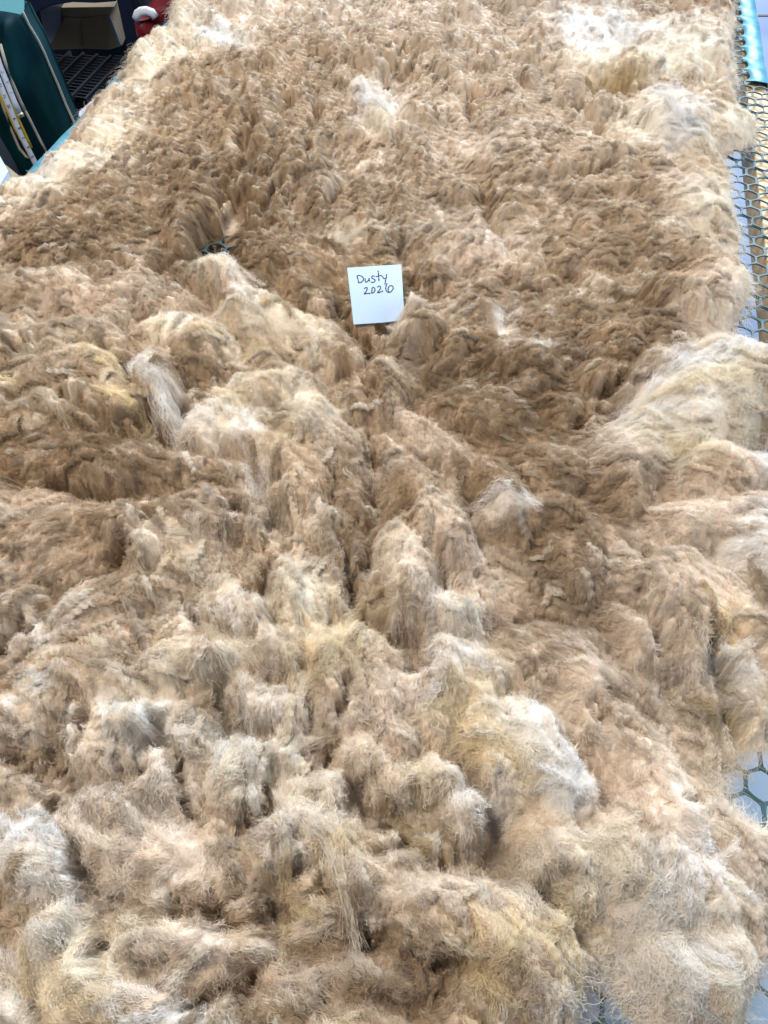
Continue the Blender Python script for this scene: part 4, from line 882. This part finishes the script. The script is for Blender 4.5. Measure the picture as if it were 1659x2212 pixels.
sb = bo.modifiers.new('s', 'SUBSURF'); sb.levels = 2; sb.render_levels = 2
mb = MB(); mb.tube([S(x, y, YB-0.004) for x, y in outl_r], 0.0028); mb.build('piping', pip, bag, smooth=True)
mb = MB(); mb.tube([S(x, y, YB-0.085) for x, y in [(0, 110), (14, 160), (30, 205), (52, 255), (62, 275)]], 0.0035)
mb.tube([S(x, y, YB-0.085) for x, y in [(62, 275), (80, 310), (100, 350), (116, 380)]], 0.003); mb.build('piping', pip, bag, smooth=True)
mb = MB(); mb.tube([S(x, y, YB-0.06) for x, y in [(-8, 210), (10, 275), (28, 325), (48, 370), (64, 390), (72, 394)]], 0.0035); mb.build('piping', pip, bag, smooth=True)

# folded pale blue cloth on top of the bag
blue = new_mat('pale_blue_cloth', (0.22, 0.62, 0.72), 0.45)
o = MB()
pts = [(-60, -40), (48, -40), (55, 0), (55, 20), (48, 29), (10, 22), (-60, 16)]
fr = [S(x, y, YB-0.12) for x, y in pts]; bk = [S(x, y-14, YB-0.02) for x, y in pts]
n = len(pts); o.add(fr+bk, [tuple(range(n)), tuple(range(2*n-1, n-1, -1))]+[(i, (i+1) % n, n+(i+1) % n, n+i) for i in range(n)])
cl = o.build('folded_cloth', blue, bevel=0.004); tag(cl, 'pale blue folded cloth lying on top of the green bag', 'cloth')

# tape measure hanging in a loop
tape = empty('tape_measure', 'white and yellow sewing tape measure hanging in front of the green bag', 'tape measure', (float(S(40, 300, YB)[0]), YB-0.1, 0.4))
tw = new_mat('white_tape', (0.62, 0.68, 0.82), 0.4); ty_m = new_mat('yellow_tape', (0.50, 0.36, 0.02), 0.4); brass = new_mat('metal_tip', (0.75, 0.75, 0.55), 0.35, metal=0.6)
def strip(name, pts, wpx, mat, yd, parent):
    V = []; 
    for i, (x, y) in enumerate(pts):
        a = pts[max(i-1, 0)]; b = pts[min(i+1, len(pts)-1)]; d = np.array([b[0]-a[0], b[1]-a[1]], float); d /= np.linalg.norm(d)
        s_ = np.array([d[1], -d[0]])*wpx/2
        V += [S(x-s_[0], y-s_[1], yd), S(x+s_[0], y+s_[1], yd)]
    o = mesh_obj(name, V, [(i*2, i*2+1, i*2+3, i*2+2) for i in range(len(pts)-1)], mat, smooth=True)
    m = o.modifiers.new('s', 'SOLIDIFY'); m.thickness = 0.0006; setp(o, parent); return o
strip('tape_strip', [(-22, 100), (0, 165), (20, 215), (36, 255), (50, 284)], 13.5, tw, YB-0.125, tape)
strip('metal_tip', [(49.5, 283), (53.5, 293)], 15, brass, YB-0.127, tape)
strip('tape_strip', [(-30, 140), (-6, 195), (10, 237), (24, 270), (38, 305), (52, 338), (66, 365), (78, 388), (90, 412), (96, 430)], 13, tw, YB-0.112, tape)
strip('tape_strip', [(-22, 165), (2, 210), (26, 262), (50, 310), (66, 345), (78, 370)], 9, ty_m, YB-0.104, tape)
strip('tape_strip', [(-20, 200), (2, 245), (20, 280), (36, 318), (50, 348)], 7, ty_m, YB-0.100, tape)
def digits(txt, x, y, rot, size, yd):
    cu = bpy.data.curves.new('numeral', 'FONT'); cu.body = txt; cu.size = 1.0; cu.align_x = 'CENTER'; cu.align_y = 'CENTER'; cu.offset = 0.012
    ob = bpy.data.objects.new('numeral', cu); COL.objects.link(ob); dg = bpy.context.evaluated_depsgraph_get()
    m_ = bpy.data.meshes.new_from_object(ob.evaluated_get(dg)); bpy.data.objects.remove(ob)
    P = np.array([v.co[:] for v in m_.vertices]); fcs = [tuple(p.vertices) for p in m_.polygons]
    c_, s_ = cos(rot), sin(rot)
    V = [S(x+size*(c_*p[0]+s_*p[1]), y+size*(s_*p[0]-c_*p[1]), yd) for p in P]
    return V, fcs
for (tx0, x, y) in [('12', 0, 213), ('11', 11, 240), ('10', 22, 266), ('9', 36, 296), ('8', 48, 320), ('7', 59, 344), ('6', 70, 367), ('5', 80.5, 391)]:
    mb = MB(); v_, f_ = digits(tx0, x, y, R(-112), 10.5, YB-0.114); mb.add(v_, f_); mb.build('numeral', ink, tape)
mb = MB()
for (tx0, x, y, s_) in [('3', 5, 180, 8), ('2', 18, 205, 9), ('1', 28, 230, 9)]:
    v_, f_ = digits(tx0, x, y, R(-112), s_, YB-0.1275); mb.add(v_, f_)
mb.build('numeral', new_mat('red_ink', (0.06, 0.03, 0.12), 0.5), tape)
mb = MB(); c_ = S(51.5, 288, YB-0.129); mb.tube([c_, c_+np.array([0, -0.001, 0])], 0.0022, 10); mb.build('eyelet', new_mat('dark_eyelet', (0.02, 0.02, 0.02), 0.5), tape)

# black plastic shelf unit: slotted tray, opening with post and arch
blk = new_mat('black_plastic', (0.010, 0.012, 0.022), 0.4, 0.4); navy = new_mat('navy_plastic', (0.008, 0.014, 0.036), 0.5, 0.25)
YS = 2.3
unit = empty('storage_shelf', 'black plastic storage shelf with a slotted tray and an open bay', 'shelf', (float(S(250, 100, YS)[0]), YS, 0))
ZT = float(S(200, 130, 2.25)[2])
def SZ(x, y, z): return at(np.array(x*sx), np.array(y*sx), z)
trw = [SZ(100, 124, ZT), SZ(345, 118, ZT), SZ(200, 300, ZT), SZ(60, 330, ZT)]
tr_x0, tr_x1 = -2.2, -0.75
ty0, ty1 = 1.99, float(SZ(200, 126, ZT)[1])
mb = MB(); mb.box(((tr_x0+tr_x1)/2, (ty0+ty1)/2, ZT-0.05), ((tr_x1-tr_x0)/2, 0, 0), (0, (ty1-ty0)/2, 0), (0, 0, 0.03)); mb.build('tray_base', blk, unit)
mb = MB()
dA = np.array([*AX, 0]); dB = np.array([*BX, 0])
cen = np.array([-1.25, 1.95, ZT-0.006])
for k in range(-16, 17):
    for m_ in range(-12, 13):
        c = cen+dB*k*0.040+dA*m_*0.04
        if 2.0 < c[1] < ty1-0.02: mb.box(c, dA*0.02, dB*0.003, (0, 0, 0.010))
for k in range(-30, 31):
    for m_ in range(-16, 17):
        c = cen+dA*k*0.0158+dB*(m_+0.5)*0.04-np.array([0, 0, 0.003])
        if 2.0 < c[1] < ty1-0.02: mb.box(c, dB*0.0165, dA*0.0022, (0, 0, 0.006))
mb.build('slotted_mat', new_mat('grey_rubber', (0.010, 0.011, 0.016), 0.5), unit)
# post right of the bay and arch above it
def prism(front, yd0, yd1, name, mat, parent, bev=0.004):
    mb = MB(); n = len(front); f_ = [S(x, y, yd0) for x, y in front]; b_ = [(p[0], p[1]+(yd1-yd0), p[2]) for p in f_]
    mb.add(f_+b_, [tuple(range(n)), tuple(range(2*n-1, n-1, -1))]+[(i, n+i, n+(i+1) % n, (i+1) % n) for i in range(n)])
    return mb.build(name, mat, parent, bevel=bev)
prism([(282, -40), (318, -40), (362, 118), (318, 122)], 2.28, 2.34, 'post', navy, unit)
prism([(318, -40), (336, -40), (372, 112), (362, 118)], 2.281, 2.40, 'post_side', blk, unit)
prism([(40, -60), (300, -60), (290, 4), (235, 8), (180, 6), (130, 14), (95, 30), (70, 46), (60, 30)], 2.27, 2.33, 'bay_arch', navy, unit)
prism([(20, -60), (360, -60), (390, 160), (60, 160)], 2.74, 2.76, 'back_panel', blk, unit)
prism([(60, 40), (100, 22), (118, 124), (60, 130)], 2.30, 2.72, 'bay_side', blk, unit)
zt_ = float(S(200, -50, 2.28)[2])
mb = MB(); mb.box((-1.0, 2.36, zt_), (0.75, 0, 0), (0, 0.07, 0), (0, 0, 0.01)); mb.build('bay_shade_top', blk, unit)  # unseen plate above the bay, added to shade its inside
mb = MB(); mb.box((float(S(360, 60, 2.41)[0])+0.02, 2.54, (zt_+ZT)/2), (0.008, 0, 0), (0, 0.17, 0), (0, 0, (zt_-ZT)/2)); mb.build('bay_side', blk, unit)  # side plate behind the post, likewise added to keep the bay in shade
# cardboard box in the bay
cb = new_mat('cardboard', (0.16, 0.125, 0.085), 0.8); noisy(cb, 4, (0.24, 0.165, 0.095), (0.32, 0.225, 0.135), 0.1)
box = empty('cardboard_box', 'brown cardboard box with packing tape inside the black shelf bay', 'box', (float(S(200, 90, 2.5)[0]), 2.5, float(S(200, 124, 2.5)[2])))
prism([(106, 40), (204, 46), (208, 122), (116, 126)], 2.48, 2.66, 'box_body', cb, box, 0.003)
prism([(204, 46), (272, 38), (306, 114), (272, 124), (208, 122)], 2.481, 2.64, 'box_body_side', cb, box, 0.003)
prism([(110, 36), (150, 18), (286, 16), (270, 38), (204, 45)], 2.483, 2.60, 'box_flap', cb, box, 0.002)
prism([(203, 47), (268, 45), (270, 121), (208, 121)], 2.474, 2.478, 'packing_tape', new_mat('brown_tape', (0.22, 0.15, 0.08), 0.3), box, 0.0)
prism([(271, 40), (275, 40), (302, 112), (297, 112)], 2.470, 2.475, 'tape_edge', new_mat('clear_tape_edge', (0.22, 0.30, 0.34), 0.3), box, 0.0)

# red padded sleeve with a white cuff on a navy tub, tan panel and pale wall board behind
red = new_mat('red_satin', (0.20, 0.012, 0.016), 0.36, 0.5); noisy(red, 14, (0.15, 0.008, 0.012), (0.25, 0.018, 0.02), 0.6, dist=0.01)
sleeve = empty('stocking', 'red satin padded stocking with a white cuff lying behind the fleece', 'stocking', tuple(S(370, 50, 2.3)))
mb = MB()
ps = [(352, 92), (360, 84), (366, 70), (366, 52), (362, 40)]
mb.tube([S(x, y, 2.22) for x, y in ps], [0.016, 0.026, 0.030, 0.030, 0.025], 14); 
o_ = mb.build('toe', red, sleeve, smooth=True)
mb = MB(); mb.tube([S(x, y, 2.24) for x, y in [(372, 50), (388, 38), (410, 24), (432, 8), (460, -20)]], [0.020, 0.027, 0.032, 0.036, 0.04], 14); mb.build('leg', red, sleeve, smooth=True)
mb = MB(); mb.tube([S(x, y, 2.19) for x, y in [(339, 46), (343, 34), (352, 28), (366, 26), (380, 31), (388, 42)]], 0.010, 10); mb.build('cuff', new_mat('white_fleece_cuff', (0.75, 0.78, 0.85), 0.8), sleeve, smooth=True)
tub = empty('plastic_tub', 'dark navy plastic tub under the red stocking', 'tub', (float(S(400, 80, 2.3)[0]), 2.3, 0))
prism([(352, 84), (430, 20), (470, 20), (470, 140), (352, 140)], 2.27, 2.6, 'tub_body', navy, tub, 0.006)
prism([(366, 74), (440, 8), (444, 14), (370, 82)], 2.255, 2.269, 'tub_rim', new_mat('navy_rim', (0.03, 0.05, 0.11), 0.35), tub, 0.002)
tan = new_mat('tan_board', (0.22, 0.17, 0.11), 0.7)
o_ = prism([(325, -40), (345, -40), (352, 30), (340, 40), (328, 8)], 2.62, 2.66, 'wood_panel', tan, None, 0.002); tag(o_, 'narrow tan board standing beside the black shelf post', 'board')
o_ = prism([(338, -60), (560, -60), (560, 60), (350, 60)], 2.85, 2.88, 'grey_panel', new_mat('pale_grey_board', (0.30, 0.29, 0.33), 0.7), None, 0.002); tag(o_, 'pale grey panel standing behind the red stocking', 'panel')

# white box lower left, next to the table
wb = empty('white_box', 'white topped tan sided carton at the far left corner of the table', 'carton', (float(S(0, 440, 1.45)[0]), 1.45, 0))
def sheet3(name, pts, depths, mat, parent):
    P = [S(x, y, d) for (x, y), d in zip(pts, depths)]; n = len(P)
    c = np.array([0, 0.006, -0.003]); o = MB(); o.add(P+[p+c for p in P], [tuple(range(n)), tuple(range(2*n-1, n-1, -1))]+[(i, n+i, n+(i+1) % n, (i+1) % n) for i in range(n)]); return o.build(name, mat, parent)
zl = T-0.12
def top_poly(pts, z): return [SZ(x, y, z) for x, y in pts]
P = top_poly([(-70, 250), (0, 391), (20, 427), (-60, 560), (-160, 560)], zl); n = len(P)
mb = MB(); mb.add(P+[p-np.array([0, 0, .012]) for p in P], [tuple(range(n)), tuple(range(2*n-1, n-1, -1))]+[(i, n+i, n+(i+1) % n, (i+1) % n) for i in range(n)]); mb.build('lid', new_mat('white_card', (0.55, 0.68, 0.80), 0.5), wb)
P2 = [p-np.array([0, 0, .0125]) for p in P]
P2 = [P2[0], P2[1], P2[2]+np.array([0.02, 0.0, 0]), P2[3], P2[4]]
mb = MB(); mb.add(P2+[p-np.array([0, 0, 0.4]) for p in P2], [tuple(range(n)), tuple(range(2*n-1, n-1, -1))]+[(i, n+i, n+(i+1) % n, (i+1) % n) for i in range(n)]); mb.build('side', new_mat('tan_card', (0.30, 0.24, 0.17), 0.7), wb)

# dark cabinet the bag and tape stand against
dk = new_mat('dark_cabinet', (0.008, 0.010, 0.016), 0.6)
mb = MB(); mb.box((-1.65, 1.95, 0.14), (0.9, 0, 0), (0, 0.62, 0), (0, 0, 0.138)); o_ = mb.build('storage_crate', dk, bevel=0.01); tag(o_, 'low black crate under the storage shelf behind the green bag', 'crate')
# white sheet of paper between the tray and the table
pw = MB(); P = [SZ(x, y, T-0.10) for x, y in [(196, 285), (198, 278), (236, 245), (262, 232), (262, 300), (210, 310)]]; n = len(P)
pw.add(P+[p-np.array([0, 0, 0.002]) for p in P], [tuple(range(n)), tuple(range(2*n-1, n-1, -1))]+[(i, n+i, n+(i+1) % n, (i+1) % n) for i in range(n)])
o_ = pw.build('paper_sheet', new_mat('lilac_paper', (0.45, 0.45, 0.62), 0.5)); tag(o_, 'white sheet of paper tucked beside the far left table edge', 'paper')
